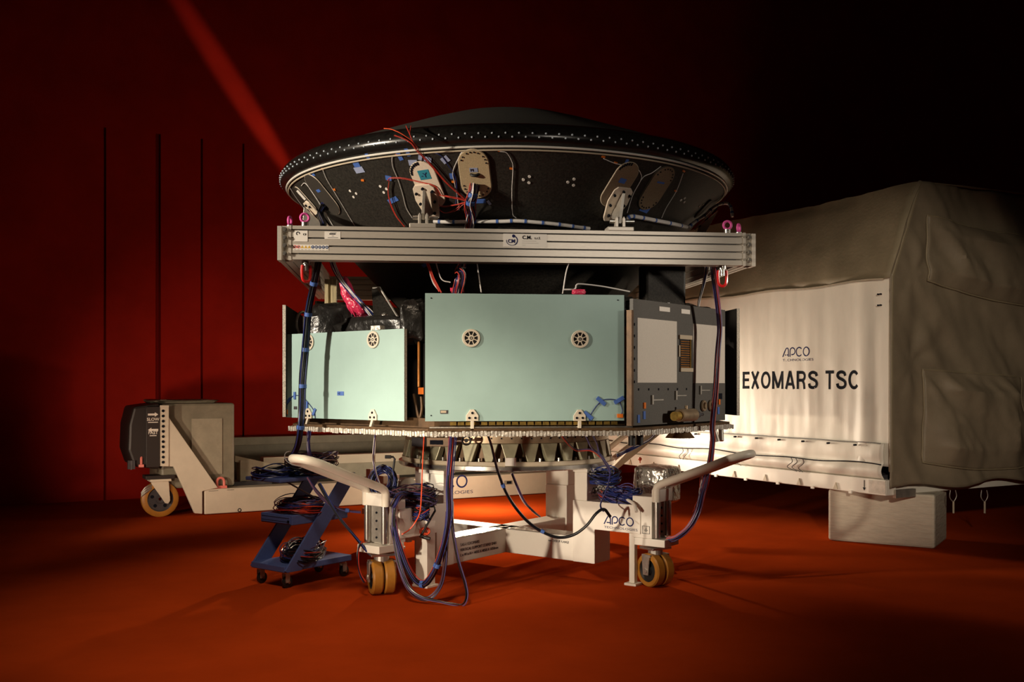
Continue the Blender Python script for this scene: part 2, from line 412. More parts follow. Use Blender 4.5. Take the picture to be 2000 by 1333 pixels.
for cx, cy in ((690, 375), (749, 366), (1029, 351), (1116, 356), (1334, 391), (1370, 403)):
    for k, (dx, dy) in enumerate(((-6, -2), (6, 3), (1, 10)) if cx < 1000 else ((-7, 0), (5, -6), (4, 6))):
        q = 0.6 if cx > 1300 else 1.0
        M = cone_frame(cone_hit(cx+dx*q, cy+dy*q)); MB(M).cyl((0,-.004,0), (0,.002,0), 0.0115, 12).build('target_dot', 'paper', shell)
for a in ((807,318,.07,.045,'tape_pale',5), (830,310,.10,.04,'tape_pale',20), (697,322,.06,.04,'tape_blue',5), (702,332,.09,.05,'tape_pale',0), (717,303,.03,.06,'tape_blue',0),
          (780,304,.035,.08,'tape_blue',-10), (796,297,.03,.07,'tape_blue',-5), (870,312,.06,.05,'tape_pale',-30), (759,348,.05,.04,'tape_blue',20), (768,391,.10,.04,'tape_blue',-15),
          (937,393,.09,.035,'tape_blue',0), (584,370,.035,.04,'tape_blue',20), (612,340,.04,.03,'tape_blue',10), (646,405,.07,.045,'tape_blue',-20), (883,344,.035,.045,'tape_blue',0),
          (1259,409,.10,.05,'tape_blue',8), (1420,388,.05,.08,'tape_blue',10), (955,396,.02,.04,'tape_pale',-30), (1224,315,.025,.03,'tape_blue',0), (830,518,.06,.03,'tape_blue',-20)):
    tape(*a[:4], a[4], a[5])
for px, py in ((631,330), (709,352), (839,324), (776,303), (914,297), (976,294), (999,329), (1178,306), (1202,318), (1335,334), (1319,373), (654,370), (886,355), (1259,429)):
    tape(px, py, .028, .014, 'kapton_dot', 10, lift=.008)

# ---------------------------------------------------------------- carrier module (eight-sided body below the shell)
ROT = R(6.1)
def modf(ang, ap):
    n = Vector((math.cos(R(ang)+ROT), math.sin(R(ang)+ROT), 0))
    return frame(C + n*ap, (-n.y, n.x, 0))
AP = 1.81
def octo(ap):
    r = ap/math.cos(R(22.5)); return [(C.x + r*math.cos(ROT + R(22.5+45*k)), C.y + r*math.sin(ROT + R(22.5+45*k))) for k in range(8)]
carrier = thing('carrier_module', 'eight-sided carrier module with teal radiator panels on a silver platform', 'spacecraft', (C.x, C.y, 1.28))
MB().xy(octo(1.87), 1.278, 1.306).build('platform', 'mli_silver', carrier)
MB().xy(octo(1.84), 1.306, 1.33).build('platform_deck', 'bronze_dark', carrier)
MB().xy(octo(1.60), 1.33, 2.03).build('core', 'pit_black', carrier)
MB().xy(octo(1.72), 1.33, 1.40).build('lower_skirt', 'bronze_dark', carrier)
MB().xy(octo(1.62), 2.03, 2.05).build('top_deck', 'mli_black', carrier)
def port(M, parent, x, z, r=0.066):
    T = M @ Matrix.Translation((x, -0.014, z)) @ Matrix.Rotation(R(90), 4, 'X')
    MB(T).cyl((0,0,-.012), (0,0,.002), r*.80, 24).build('port_recess', 'pit_black', parent)
    mb = MB(T); mb.lathe([(r*.74, 0), (r*.74, .009), (r*.97, .009), (r, .005), (r, 0)], 32)
    mb.cyl((0,0,-.002), (0,0,.008), r*.34, 20)
    for k in range(8):
        a = 2*math.pi*(k+.5)/8; c_, s_ = math.cos(a), math.sin(a); q = r*.045
        mb.hexa([(r*.3*c_-q*s_, r*.3*s_+q*c_, 0), (r*.3*c_+q*s_, r*.3*s_-q*c_, 0), (r*.78*c_+q*s_, r*.78*s_-q*c_, 0), (r*.78*c_-q*s_, r*.78*s_+q*c_, 0),
                 (r*.3*c_-q*s_, r*.3*s_+q*c_, .007), (r*.3*c_+q*s_, r*.3*s_-q*c_, .007), (r*.78*c_+q*s_, r*.78*s_-q*c_, .007), (r*.78*c_-q*s_, r*.78*s_+q*c_, .007)])
    mb.build('port_wheel', 'port_beige', parent, smooth=True)
    mb = MB(T); mb.torus(r*.14, r*.035, 14, 6, (0,0,.009)); mb.build('port_bolt', 'ink', parent)
def clip(M, parent, x, z, lean=0.0):
    mb = MB(M @ Matrix.Translation((x, 0, z)))
    mb.xz([(-.045,-.028), (.045,-.028), (.045,.012), (.014,.055), (-.014,.055), (-.045,.012)], -.026, -.012)
    mb.hexa([(-.012,-.03,-.028), (.012,-.03,-.028), (.012,-.012,-.028), (-.012,-.012,-.028), (-.012+lean,-.03,-.10), (.012+lean,-.03,-.10), (.012+lean,.0,-.10), (-.012+lean,.0,-.10)])
    mb.build('clip', 'port_beige', parent, bevel=.002)
    mb = MB(M @ Matrix.Translation((x, 0, z)))
    for bx, bz in ((-.022,-.006), (.022,-.006), (0,.03)): mb.cyl((bx,-.026,bz), (bx,-.031,bz), .009, 8)
    mb.build('clip_bolts', 'ink', parent, kind='stuff')
def panel(ang, u0, u1, z0, z1, name='radiator_panel', m='teal', off=0.0, th=.028):
    M = modf(ang, AP + off)
    o = MB(M).box(u0, u1, -.0135, -.0115, z0, z1).build(name, m, carrier)
    MB(M).box(u0+.001, u1-.001, -.0115, th-.012, z0+.001, z1-.001).build('honeycomb_core', 'honeycomb', o)
    return o, M
o, M = panel(-90, -0.782, 0.684, 1.384, 2.312)
def face_u(M, px, py):
    "point of the panel plane seen at a pixel -> its x and z in the panel frame"
    Mi = M.inverted(); a = Mi @ EYE; b = Mi.to_3x3() @ ray(px, py); t = -a.y/b.y; p = a + b*t
    return p.x, p.z
for px, py in ((920, 661), (1132, 663)): port(M, o, *face_u(M, px, py))
for px, py in ((922, 815), (1131, 815)): clip(M, o, *face_u(M, px, py))
x, z = face_u(M, 867, 805); MB(M).box(x-.028, x+.028, -.017, -.0135, z-.013, z+.013).build('id_plate', 'hub_dark', o); MB(M).box(x-.024, x+.016, -.0185, -.017, z-.007, z+.009).build('print_line', 'seal_tan', o)
for px, py, r_ in ((1173,784,40), (1208,782,-30), (1148,812,40)):
    x, z = face_u(M, px, py); MB(M @ Matrix.Translation((x,0,z)) @ Matrix.Rotation(R(r_),4,'Y')).box(-.04,.04,-.022,-.0135,-.014,.014).build('tape', 'tape_blue', o)
mb = MB(M); mb.tube(catmull([(face_u(M,p,q)[0], -.018, face_u(M,p,q)[1]) for p,q in ((1152,823),(1150,815),(1165,792),(1180,781),(1205,783),(1214,800),(1212,812))]), .003, 5); mb.build('sensor_wire', 'wire_blue', o)
x, z = face_u(M, 1210, 813); MB(M).box(x-.022, x+.022, -.022, -.0135, z-.012, z+.016).build('sensor', 'kapton_dot', o)
mb = MB(M)
for px, py in ((842,583), (842,812), (1206,587), (1208,812)):
    x, z = face_u(M, px, py); mb.cyl((x,-.0135,z), (x,-.016,z), .005, 8)
mb.build('screws', 'ink', o, kind='stuff')

o, M = panel(-135, -0.878, 0.505, 1.378, 2.064)
for px, py in ((606, 669), (732, 664)): port(M, o, *face_u(M, px, py))
for px, py in ((606, 811), (732, 814)): clip(M, o, *face_u(M, px, py), lean=-.03)
x, z = face_u(M, 668, 769); MB(M).box(x-.038, x+.038, -.016, -.0135, z-.016, z+.016).build('tape', 'tape_blue', o, label='blue tape with faint marking'); text('lettering', '+Z', .016, M, 'ink', o, x-.03, z-.008, y=-.0172)
for px, py, r_ in ((567,783,50), (579,773,0), (603,792,0), (617,805,30)):
    x, z = face_u(M, px, py); MB(M @ Matrix.Translation((x,0,z)) @ Matrix.Rotation(R(r_+90),4,'Y')).box(-.03,.03,-.022,-.0135,-.012,.012).build('tape', 'tape_blue', o)
mb = MB(M); mb.tube(catmull([(face_u(M,p,q)[0], -.018, face_u(M,p,q)[1]) for p,q in ((563,804),(566,785),(578,773),(594,776),(606,788),(617,804),(619,818))]), .003, 5); mb.build('sensor_wire', 'wire_blue', o)
x, z = face_u(M, 562, 805); MB(M).box(x-.008, x+.018, -.022, -.0135, z-.02, z+.02).build('sensor', 'kapton_dot', o)
x, z = face_u(M, 580, 797); MB(M).box(x-.02, x+.02, -.017, -.0135, z-.012, z+.012).build('id_plate', 'hub_dark', o)
x, z = face_u(M, 737, 642); MB(M).box(x-.05, x+.05, -.02, .03, z-.012, z+.02).build('foil_tab', 'mli_silver', o)

# grey instrument panel on the right front side
M = modf(-45, AP)
o = MB(M).box(-.772, .70, -.02, .01, 1.345, 2.285).build('instrument_panel', 'panel_grey', carrier)
MB(M).box(-.80, -.772, -.024, .02, 1.345, 2.20).build('corner_strip', 'bronze_dark', o)
MB(M).box(-.7137, -.129, -.0225, -.02, 1.664, 2.147).build('white_square', 'square_white', o)
MB(M).box(.136, .690, -.0225, -.02, 1.661, 2.143).build('white_square', 'square_white', o)
MB(M).box(-.085, .115, -.023, -.0195, 1.758, 2.037).build('vent_recess', 'pit_black', o)
for k in range(12):
    MB(M).box(-.075, .07, -.028, -.023, 1.786 + .0185*k, 1.793 + .0185*k).build('slat', 'kapton', o)
MB(M).box(.075, .083, -.032, -.023, 1.775, 2.01).build('vent_rail', 'gold', o)
MB(M).box(-.10, .10, -.035, -.02, 2.01, 2.043).build('clamp_bar', 'seal_tan', o); MB(M).box(-.085, .115, -.035, -.02, 1.752, 1.782).build('clamp_bar', 'seal_tan', o)
MB(M).box(-.105, -.088, -.03, -.02, 1.87, 1.96).build('clamp_tab', 'seal_tan', o)
for u0, u1 in ((-.40, -.24), (-.06, .08)): MB(M).box(u0, u1, -.024, -.02, 2.215, 2.25).build('tape', 'paper', o)
for u0, z0 in ((-.52, 1.50), (-.16, 1.53), (.24, 1.57)):
    MB(M).box(u0, u0+.02, -.034, -.02, z0, z0+.07).build('rail_clip', 'steel_rough', o); MB(M).box(u0, u0+.18, -.026, -.02, z0+.028, z0+.036).build('rail', 'steel_rough', o)
mb = MB(M)
for k in range(6): mb.box(-.705+.145*k, -.69+.145*k, -.023, -.02, 1.605, 1.622); mb.box(-.762, -.750, -.023, -.02, 1.66+.085*k, 1.68+.085*k)
mb.build('screws', 'ink', o, kind='stuff')
mb = MB(M @ Matrix.Translation((-.12, -.10, 1.41)))
mb.cyl((-.19,0,-.005), (-.12,0,-.005), .036, 18); v1 = mb.build('valve_cap', 'gold', o, smooth=True)
mb = MB(M @ Matrix.Translation((-.12, -.10, 1.41))); mb.cyl((-.12,0,0), (.12,0,0), .05, 20); mb.cyl((0,0,.04), (0,0,.075), .012, 10); mb.cyl((0,0,0), (0,.1,0), .035, 12); mb.build('valve_body', 'bronze', o, smooth=True)
mb = MB(M @ Matrix.Translation((-.12, -.10, 1.41))); mb.cyl((.12,0,0), (.20,0,0), .026, 12); mb.cyl((.20,0,0), (.27,0,0), .012, 10); mb.build('valve_stem', 'hub_dark', o, smooth=True)
for u in (.30, .43):
    mb = MB(M @ Matrix.Translation((u, -.03, 1.475)) @ Matrix.Rotation(R(90),4,'X')); mb.torus(.036, .012, 18, 6); mb.cyl((0,0,-.012), (0,0,.02), .018, 12); mb.build('connector', 'bronze', o, smooth=True)
for u, z in ((-.62,1.49), (.58,1.50)): MB(M).box(u-.012, u+.014, -.03, -.02, z-.02, z+.025).build('sensor', 'kapton_dot', o)
for u, z in ((-.70,1.395), (-.62,1.42), (.57,1.43)): MB(M).box(u-.016, u+.016, -.026, -.02, z-.03, z+.03).build('tape', 'tape_blue', o)
MB(M).box(.585, .64, -.024, -.02, 1.525, 1.575).build('black_patch', 'ink', o)
# panels seen edge-on left and right, and the far ones
for ang, u0, u1 in ((0, -.78, .76), (180, -.76, .755)):
    Mx = modf(ang, AP + .10); q = MB(Mx).box(u0, u1, -.014, .014, 1.385, 2.30).build('side_panel', 'pit_black', carrier); MB(Mx).box(u0-.002 if ang==0 else u0, u1 if ang==0 else u1+.002, -.013, .012, 1.384, 2.301).build('honeycomb_edge', 'honeycomb', q)
for ang in (45, 135):
    Mx = modf(ang, AP); MB(Mx).box(-.72, .72, -.014, .014, 1.385, 2.46).build('far_panel', 'plastic_pale', carrier)
Mx = modf(90, AP); MB(Mx).box(-.72, .72, -.014, .014, 1.385, 2.31).build('far_panel', 'plastic_pale', carrier)
# dark blanket wraps, struts and posts standing on the deck
def lump(name, c, s, m, seed, amp=.16, parent=carrier, rz=0.0, rough=2.2, n=16, e=0.45, tilt=0.0):
    mb = MB(Matrix.Translation(c) @ Matrix.Rotation(rz, 4, 'Z') @ Matrix.Rotation(tilt, 4, 'Y'))
    vs_ = []; k = n
    for j in range(k+1):
        for i in range(2*k):
            th, ph = math.pi*j/k, math.pi*i/k
            d = Vector((math.sin(th)*math.cos(ph), math.sin(th)*math.sin(ph), math.cos(th)))
            d = Vector(tuple(math.copysign(abs(q)**e, q) for q in d))
            f = 1 + amp*noise.noise(d*rough + Vector((seed*3.1, seed, -seed)))*1.6
            vs_.append((d.x*s[0]*f, d.y*s[1]*f, d.z*s[2]*f))
    fs = [(j*2*k+i, (j+1)*2*k+i, (j+1)*2*k+(i+1) % (2*k), j*2*k+(i+1) % (2*k)) for j in range(k) for i in range(2*k)]
    mb.add(vs_, fs); return mb.build(name, m, parent, smooth=True)
lump('blanket_wrap', (-1.50, -.78, 2.12), (.20, .17, .20), 'mli_black', 1)
lump('blanket_wrap', (-1.02, -1.18, 2.06), (.46, .18, .12), 'mli_black', 2, rz=R(-39))
lump('blanket_wrap', (-.74, -1.60, 2.12), (.10, .09, .16), 'mli_black', 3)
lump('blanket_wrap', (.86, -1.60, 2.20), (.06, .06, .11), 'mli_black', 4, amp=.08)
lump('blanket_wrap', (1.42, -.78, 2.22), (.42, .12, .10), 'mli_black', 5, rz=R(51))
MB(Matrix.Translation((-1.76, -.72, 2.16)) @ Matrix.Rotation(R(70),4,'Z') @ Matrix.Rotation(R(90),4,'X')).torus(.10, .012, 28, 8).build('hoop', 'steel_rough', carrier, smooth=True)
MB(frame((1.22, -1.0, 0), (1,.2,0))).box(-.17, .17, -.10, .10, 2.05, 2.62).build('blanket_tower', 'cone_black', carrier, bevel=.02)
MB(frame((-1.56, -.52, 0), (.994,.106,0))).xy([(-.05,-.05),(-.02,-.05),(-.015,-.035),(.0,-.035),(.005,-.05),(.05,-.05),(.05,.05),(-.05,.05)], 2.05, 2.553).build('wood_post', 'wood', carrier)
p = [W(731, 565, 8.0), W(783, 632, 7.75), W(735, 634, 7.75)]
mb = MB(); mb.hexa([p[0]+Vector((-.02,0,0)), p[0]+Vector((.02,0,0)), p[1]+Vector((.02,0,0)), p[2]+Vector((-.02,0,0)), p[0]+Vector((-.02,.02,0)), p[0]+Vector((.02,.02,0)), p[1]+Vector((.02,.02,0)), p[2]+Vector((-.02,.02,0))]); mb.build('corner_bracket', 'cone_black', carrier)
mb = MB(); mb.tube([W(728,563,7.99), W(742,562,7.97), W(760,592,7.85), W(786,634,7.72)], .008, 6); mb.build('bracket_edge', 'steel_rough', carrier, smooth=True)
mb = MB(); mb.sphere(W(751,618,7.76), .028, 12, 8); mb.build('ball_joint', 'steel', carrier, smooth=True)
mb = MB(); mb.cyl(W(818,668,7.45), W(818,756,7.45), .011, 10); mb.build('copper_pipe', 'kapton', carrier, smooth=True)
mb = MB(); mb.cyl(W(1222,622,7.5), W(1222,752,7.5), .012, 10); mb.build('copper_pipe', 'kapton', carrier, smooth=True)
MB(frame(W(822,764,7.44), (1,.1,0))).box(-.02,.02,-.01,.01,-.025,.025).build('orange_tag', 'kapton_dot', carrier)
mb = MB(); mb.tube(catmull([W(808,770,7.5), W(814,800,7.48), W(819,818,7.47), W(824,800,7.46), (W(823,775,7.46))]), .012, 6); mb.build('hose', 'bronze_dark', carrier, smooth=True)
M = modf(-90, 1.78)
for k in range(22): MB(M).box(-.60+.057*k, -.60+.057*k+.045, -.004, .01, 1.352, 1.376).build('gold_strip', 'gold', carrier)
mb = MB(M); mb.cyl((-.75,-.03,1.335), (.75,-.03,1.335), .009, 8); mb.build('edge_pipe', 'steel', carrier, smooth=True)
for ang in (-90, -135, -45):
    Mx = modf(ang, 1.872); mb = MB(Mx)
    rr = random.Random(ang)
    for k in range(60):
        u = -.77 + 1.54*k/60; mb.box(u, u+.018, -.004-.006*rr.random(), .002, 1.277-.008*rr.random(), 1.307+.008*rr.random())
    mb.build('fringe', 'mli_silver', carrier, kind='stuff')
M = modf(-45, 1.80)
for u in (-.66, -.55): mb = MB(M); mb.cyl((u,.05,1.19), (u,.05,1.28), .028, 14); mb.build('foot_plug', 'rubber', carrier, smooth=True)
mb = MB(M); mb.cyl((.05,.04,1.22), (.05,.04,1.28), .12, 16, .07); mb.build('foot_cone', 'bronze_dark', carrier, smooth=True)
for u, s_ in ((.55,-1), (.68,1)): mb = MB(M); mb.cyl((u,.0,1.28), (u+.05*s_*-.6,-.02,1.17), .022, 12); mb.build('foot_pin', 'steel_rough', carrier, smooth=True)

# ---------------------------------------------------------------- adapter ring under the carrier
ring = thing('adapter_ring', 'bronze adapter ring with row of tapered openings under the carrier platform', 'ring', (C.x, C.y, .98))
MB().lathe([(.78,1.16), (.90,1.16), (.925,1.165), (.925,1.245), (.90,1.262), (.78,1.262)], 96, C, closed=True).build('upper_band', 'bronze', ring, smooth=True)
MB().lathe([(.80,1.01), (.86,1.01), (.86,1.17), (.80,1.17)], 96, C, closed=True).build('inner_wall', 'bronze_dark', ring, smooth=True)
MB().lathe([(.80,.981), (.955,.981), (.955,1.012), (.80,1.012)], 96, C, closed=True).build('lower_band', 'seal_tan', ring, smooth=True)
NP = 34
pil = None
for k in range(NP):
    a = 2*math.pi*(k+.5)/NP + .03
    if pil is None:
        Mp = Matrix.Identity(4)
        wt, wb = .074, .030
        mb = MB(); mb.hexa([(.88,-wb,1.012), (.95,-wb,1.012), (.95,wb,1.012), (.88,wb,1.012), (.87,-wt,1.162), (.922,-wt,1.162), (.922,wt,1.162), (.87,wt,1.162)])
        pil = mb.build('pillar', 'pillar_green', ring, bevel=.006)
        pil.matrix_local = Matrix.Translation(-ring.location) @ Matrix.Translation(C) @ Matrix.Rotation(a, 4, 'Z')
    else: share(pil, 'pillar', ring, Matrix.Translation(C) @ Matrix.Rotation(a, 4, 'Z'))
mb = MB()
for k in range(NP):
    a = 2*math.pi*k/NP + .03; p = C + Vector((.92*math.cos(a), .92*math.sin(a), 1.012)); mb.cyl(p, p + Vector((0,0,.028)), .012, 8)
mb.build('bolts', 'steel', ring, kind='stuff')
mb = MB()
for k in range(70):
    a = 2*math.pi*k/70; mb.cyl(C + Vector((.92*math.cos(a), .92*math.sin(a), 1.205)), C + Vector((.929*math.cos(a), .929*math.sin(a), 1.205)), .007, 6)
mb.build('bolt_holes', 'ink', ring, kind='stuff')
a = R(-88); p = C + Vector((.965*math.cos(a), .965*math.sin(a), 0)); Mx = frame(p, (-math.sin(a), math.cos(a), 0))
MB(Mx).box(-.045, .045, -.012, .01, .985, 1.05).build('white_block', 'paper', ring)
Mx = frame(W(855,862,8.12), (.95,-.2,0)); MB(Mx).box(-.09,.10,-.02,.03,-.045,.03).build('clamp_body', 'bronze_dark', ring, bevel=.004); MB(Mx).box(-.06,.05,-.024,-.02,-.028,.008).build('clamp_slot', 'ink', ring)
mb = MB(); mb.cyl(W(870,862,8.1), W(905,862,8.08), .008, 8); mb.build('clamp_rod', 'steel', ring, smooth=True)
mb = MB(Matrix.Translation(W(911,861,8.06)) @ Matrix.Rotation(R(90),4,'X')); mb.torus(.034,.008,20,8); mb.cyl((0,0,-.02),(0,0,.015),.016,10); mb.build('clamp_knob', 'rubber', ring, smooth=True)
MB(frame(W(815,862,8.45), (.7,-.7,0))).box(-.05,.10,-.02,.02,-.045,.03).build('clamp_body', 'hub_dark', ring)

# ---------------------------------------------------------------- aluminium lifting frame
FC = Vector((-0.06, 0.02, 0)); FZ0, FZ1 = 2.560, 2.806
FX = frame(FC, (math.cos(ROT), math.sin(ROT), 0))
FL, FR, FY, FBK = -1.735, 1.648, -1.715, 1.72
lift = thing('lifting_rig', 'square lifting frame of slotted aluminium beams around the black shell', 'rig', (FC.x, FC.y, FZ0))
def slots(h0, h1, fr, dep=.016, gw=.011):
    "beam section: list of (y, z) with slots in the two long faces and two in top and bottom"
    H = h1 - h0; y0, y1 = 0.0, .13; s = [(y0, h0)]
    for f in fr:
        zc = h0 + H*f; s += [(y0, zc-gw/2), (y0+dep, zc-gw/2), (y0+dep, zc+gw/2), (y0, zc+gw/2)]
    s += [(y0, h1)]
    for yy in (.035, .095): s += [(yy-gw/2, h1), (yy-gw/2, h1-dep), (yy+gw/2, h1-dep), (yy+gw/2, h1)]
    s += [(y1, h1)]
    for f in reversed(fr):
        zc = h0 + H*f; s += [(y1, zc+gw/2), (y1-dep, zc+gw/2), (y1-dep, zc-gw/2), (y1, zc-gw/2)]
    s += [(y1, h0)]
    for yy in (.095, .035): s += [(yy+gw/2, h0), (yy+gw/2, h0+dep), (yy-gw/2, h0+dep), (yy-gw/2, h0)]
    return s
sec = slots(FZ0, FZ1, (.17, .405, .64, .875))
fb = MB(FX @ Matrix.Translation((0, FY, 0))).yz(sec, FL, FR).build('front_beam', 'alu', lift)
for f in (.17, .405, .64, .875):
    zc = FZ0 + (FZ1-FZ0)*f; MB(FX @ Matrix.Translation((0, FY, 0))).box(FL+.05, FR-.05, .009, .0158, zc-.0054, zc+.0054).build('slot_shade_strip', 'slot_shade', fb)  # added dark strips that paint the slots' inner shade
MB(FX @ Matrix.Translation((0, FBK, 0))).yz(sec, FL, FR).build('rear_beam', 'alu', lift)
for xo, sgn in ((FL + .03, 1), (FR - .03, -1)):
    Ms = FX @ Matrix.Translation((xo, 0, 0)) @ Matrix.Rotation(R(-90*sgn), 4, 'Z')
    # section y axis becomes the frame's x axis
    q = MB(FX); q.prism(sec, (lambda xo, sgn: lambda p, h: (xo - sgn*(p[0]) + (0.0), h, p[1]))(xo, sgn), FY + .132, FBK - .002)
    q.build('side_beam', 'alu', lift)
    x_in = FL if sgn > 0 else FR
    MB(FX).box(min(x_in, x_in - sgn*.02), max(x_in, x_in - sgn*.02), FY - .004, FY + .134, FZ0-.006, FZ1+.002).build('end_cap', 'alu', lift)
    x_o = x_in - sgn*.070
    MB(FX).box(min(x_o, x_o - sgn*.03), max(x_o, x_o - sgn*.03), FY + .0, FY + .131, FZ0-.006, FZ1-.004).build('corner_plate', 'alu', lift)
    MB(FX).box(min(x_in - sgn*.02, x_o), max(x_in - sgn*.02, x_o), FY+.026, FY+.032, FZ0, FZ1).build('joint_plate', 'alu', lift)
    for f in (.17, .405, .64, .875):
        mb = MB(FX); zc = FZ0 + (FZ1-FZ0)*f; xm = x_in - sgn*.045
        mb.cyl((xm, FY+.026, zc), (xm, FY-.012, zc), .016, 12); mb.cyl((xm, FY-.012, zc), (xm, FY-.03, zc), .010, 8)
        mb.build('bolt', 'steel', lift, smooth=True)
# stickers on the front beam
MF = FX @ Matrix.Translation((0, FY, 0))
def beam_at(px, py):
    return face_u(MF, px, py)
def plate(x0, y0, x1, y1, m, nm='sticker', th=.002):
    a = beam_at(x0, y1); b = beam_at(x1, y0)
    MB(MF).box(a[0], b[0], -th, .0, a[1], b[1]).build(nm, m, fb); return a, b
a, b = plate(574, 451, 601, 472, 'paper', 'rating_plate', .003)
text('lettering', 'CE', .014, MF, 'ink', fb, a[0]+.065, a[1]+.045, y=-.0045); MB(MF @ Matrix.Translation((a[0]+.03,-.003,a[1]+.058))).ribbon(arc(0,0,.011,-20,250,10), .006, .001).build('emblem', 'ink', fb)
a, b = plate(634, 453, 665, 467, 'paper', 'white_label')
for k, (i0, i1) in enumerate(((.35,.75), (.30,.70), (.45,.6), (.2,.85))):
    zz = a[1] + (b[1]-a[1])*(.85-.22*k); ww = b[0]-a[0]; MB(MF).box(a[0]+ww*i0, a[0]+ww*i1, -.0028, -.002, zz-.002, zz+(.006 if k == 1 else .0008)).build('print_line', 'ink', fb)
a, b = plate(573, 479, 642, 489, 'paper', 'safety_sticker')
n_ic = 10; ww = (b[0]-a[0])/n_ic
for k in range(n_ic):
    xc = a[0] + ww*(k+.5); zc = a[1] + (b[1]-a[1])*.60; r_ = .0115
    T = MF @ Matrix.Translation((xc, -.002, zc))
    if k < 2: MB(T).ribbon(arc(0,0,r_*.85,0,360,16), .004, .001).build('pictogram', 'icon_red', fb); MB(T).ribbon([(-.005,-.005),(.005,.005)], .004, .001).build('pictogram', 'ink', fb)
    elif k < 5: MB(T).xz([(-r_,-r_*.8),(r_,-r_*.8),(0,r_)], -.001, 0).build('pictogram', 'icon_yellow', fb)
    else: MB(T @ Matrix.Rotation(R(90),4,'X')).cyl((0,0,0),(0,0,.001),r_,16).build('pictogram', 'icon_blue', fb); MB(T).box(-.005,.005,-.0016,-.001,-.003+.001*(k%3),.003).build('pictogram', 'paper', fb)
    MB(MF).box(xc-.008, xc+.008, -.0025, -.002, a[1]+.004, a[1]+.006).build('print_line', 'ink', fb)
a, b = plate(983, 458, 1068, 482, 'paper', 'maker_label')
lx, lz = a[0], a[1]; lw, lh = b[0]-a[0], b[1]-a[1]
text('lettering', 'C.M.', .026, MF, 'ink', fb, lx+lw*.43, lz+lh*.60, bold=.0008, y=-.0032)
text('lettering', 's.r.l.', .019, MF, 'ink', fb, lx+lw*.71, lz+lh*.60, y=-.0032)
for k, (i1) in enumerate((.88, .93, .68)): text('lettering', ('VIA DEL COM - 00000 ROMANO DI ITALIA', 'Tel +39 0000 000000 Fax +39 0000 000000', 'www.cmsrl.it')[k] if False else ('_ _ __ _ ___ _____ __ __ ____', '__ __ __ _ __ __ _____ __ ___ _', '___ _____ __')[k], .008, MF, 'ink', fb, lx+lw*.43, lz+lh*(.42-.16*k)+.004, sx=(i1-.43)/.5*.80, y=-.0032)
text('lettering', 'CM', .026, MF, 'ink_blue', fb, lx+lw*.10, lz+lh*.30, bold=.0008, y=-.0032)
MB(MF @ Matrix.Translation((lx+lw*.20, -.002, lz+lh*.48))).ribbon(arc(0,0,.036,-60,70,12,1.1), .007, .001).build('emblem', 'ink_blue', fb)
MB(MF @ Matrix.Translation((lx+lw*.20, -.002, lz+lh*.46))).ribbon(arc(0,0,.034,170,330,12,1.25), .004, .001).build('emblem', 'ink_blue', fb)
MB(MF @ Matrix.Translation((lx+lw*.235, -.002, lz+lh*.82)) @ Matrix.Rotation(R(90),4,'X')).cyl((0,0,0),(0,0,.001),.012,14).build('emblem', 'ink_blue', fb)
# eye bolts (screwed into the beams)
def eye_bolt(p, rz, m='pink'):
    T = Matrix.Translation(p) @ Matrix.Rotation(rz, 4, 'Z')
    mb = MB(T); mb.cyl((0,0,0), (0,0,.035), .026, 16); o = mb.build('eye_bolt', 'steel', lift, smooth=True)
    mb = MB(T @ Matrix.Translation((0,0,.068)) @ Matrix.Rotation(R(90),4,'X')); mb.torus(.030, .010, 24, 8); mb.build('eye_ring', m, o, smooth=True)
def fpt(x, y, z): return FX @ Vector((x, y, z))
eye_bolt(fpt(FL+.09, FY+.065, FZ1), ROT + .2); eye_bolt(fpt(FL-.035, FY+.22, FZ1), R(80))
eye_bolt(fpt(FR-.10, FY+.065, FZ1), ROT - .1); eye_bolt(fpt(FR+.035, FY+.20, FZ1), R(60))

def shackle(p, rz, label):
    s = thing('lifting_shackle', label, 'shackle', p, 'red shackles under the frame')
    T = Matrix.Translation(p) @ Matrix.Rotation(rz, 4, 'Z')
    mb = MB(T); mb.cyl((0,0,-.002), (0,0,-.026), .032, 16); mb.cyl((0,0,-.026), (0,0,-.075), .019, 12); mb.build('swivel_stud', 'steel', s, smooth=True)
    mb = MB(T); path = [(-.030,0,-.035), (-.034,0,-.07), (-.032,0,-.11)] + [(.030*math.cos(t), 0, -.125+.030*math.sin(t)) for t in [R(180+18*k) for k in range(11)]] + [(.032,0,-.11), (.034,0,-.07), (.030,0,-.035)]
    mb.tube(path, .011, 8); mb.build('link', 'shackle_red', s, smooth=True)
shackle(fpt(FL+.10, FY+.065, FZ0), ROT + .5, 'red lifting shackle hanging under the left end of the front beam')
shackle(fpt(FR-.14, FY+.065, FZ0), ROT, 'red lifting shackle hanging under the right end of the front beam')

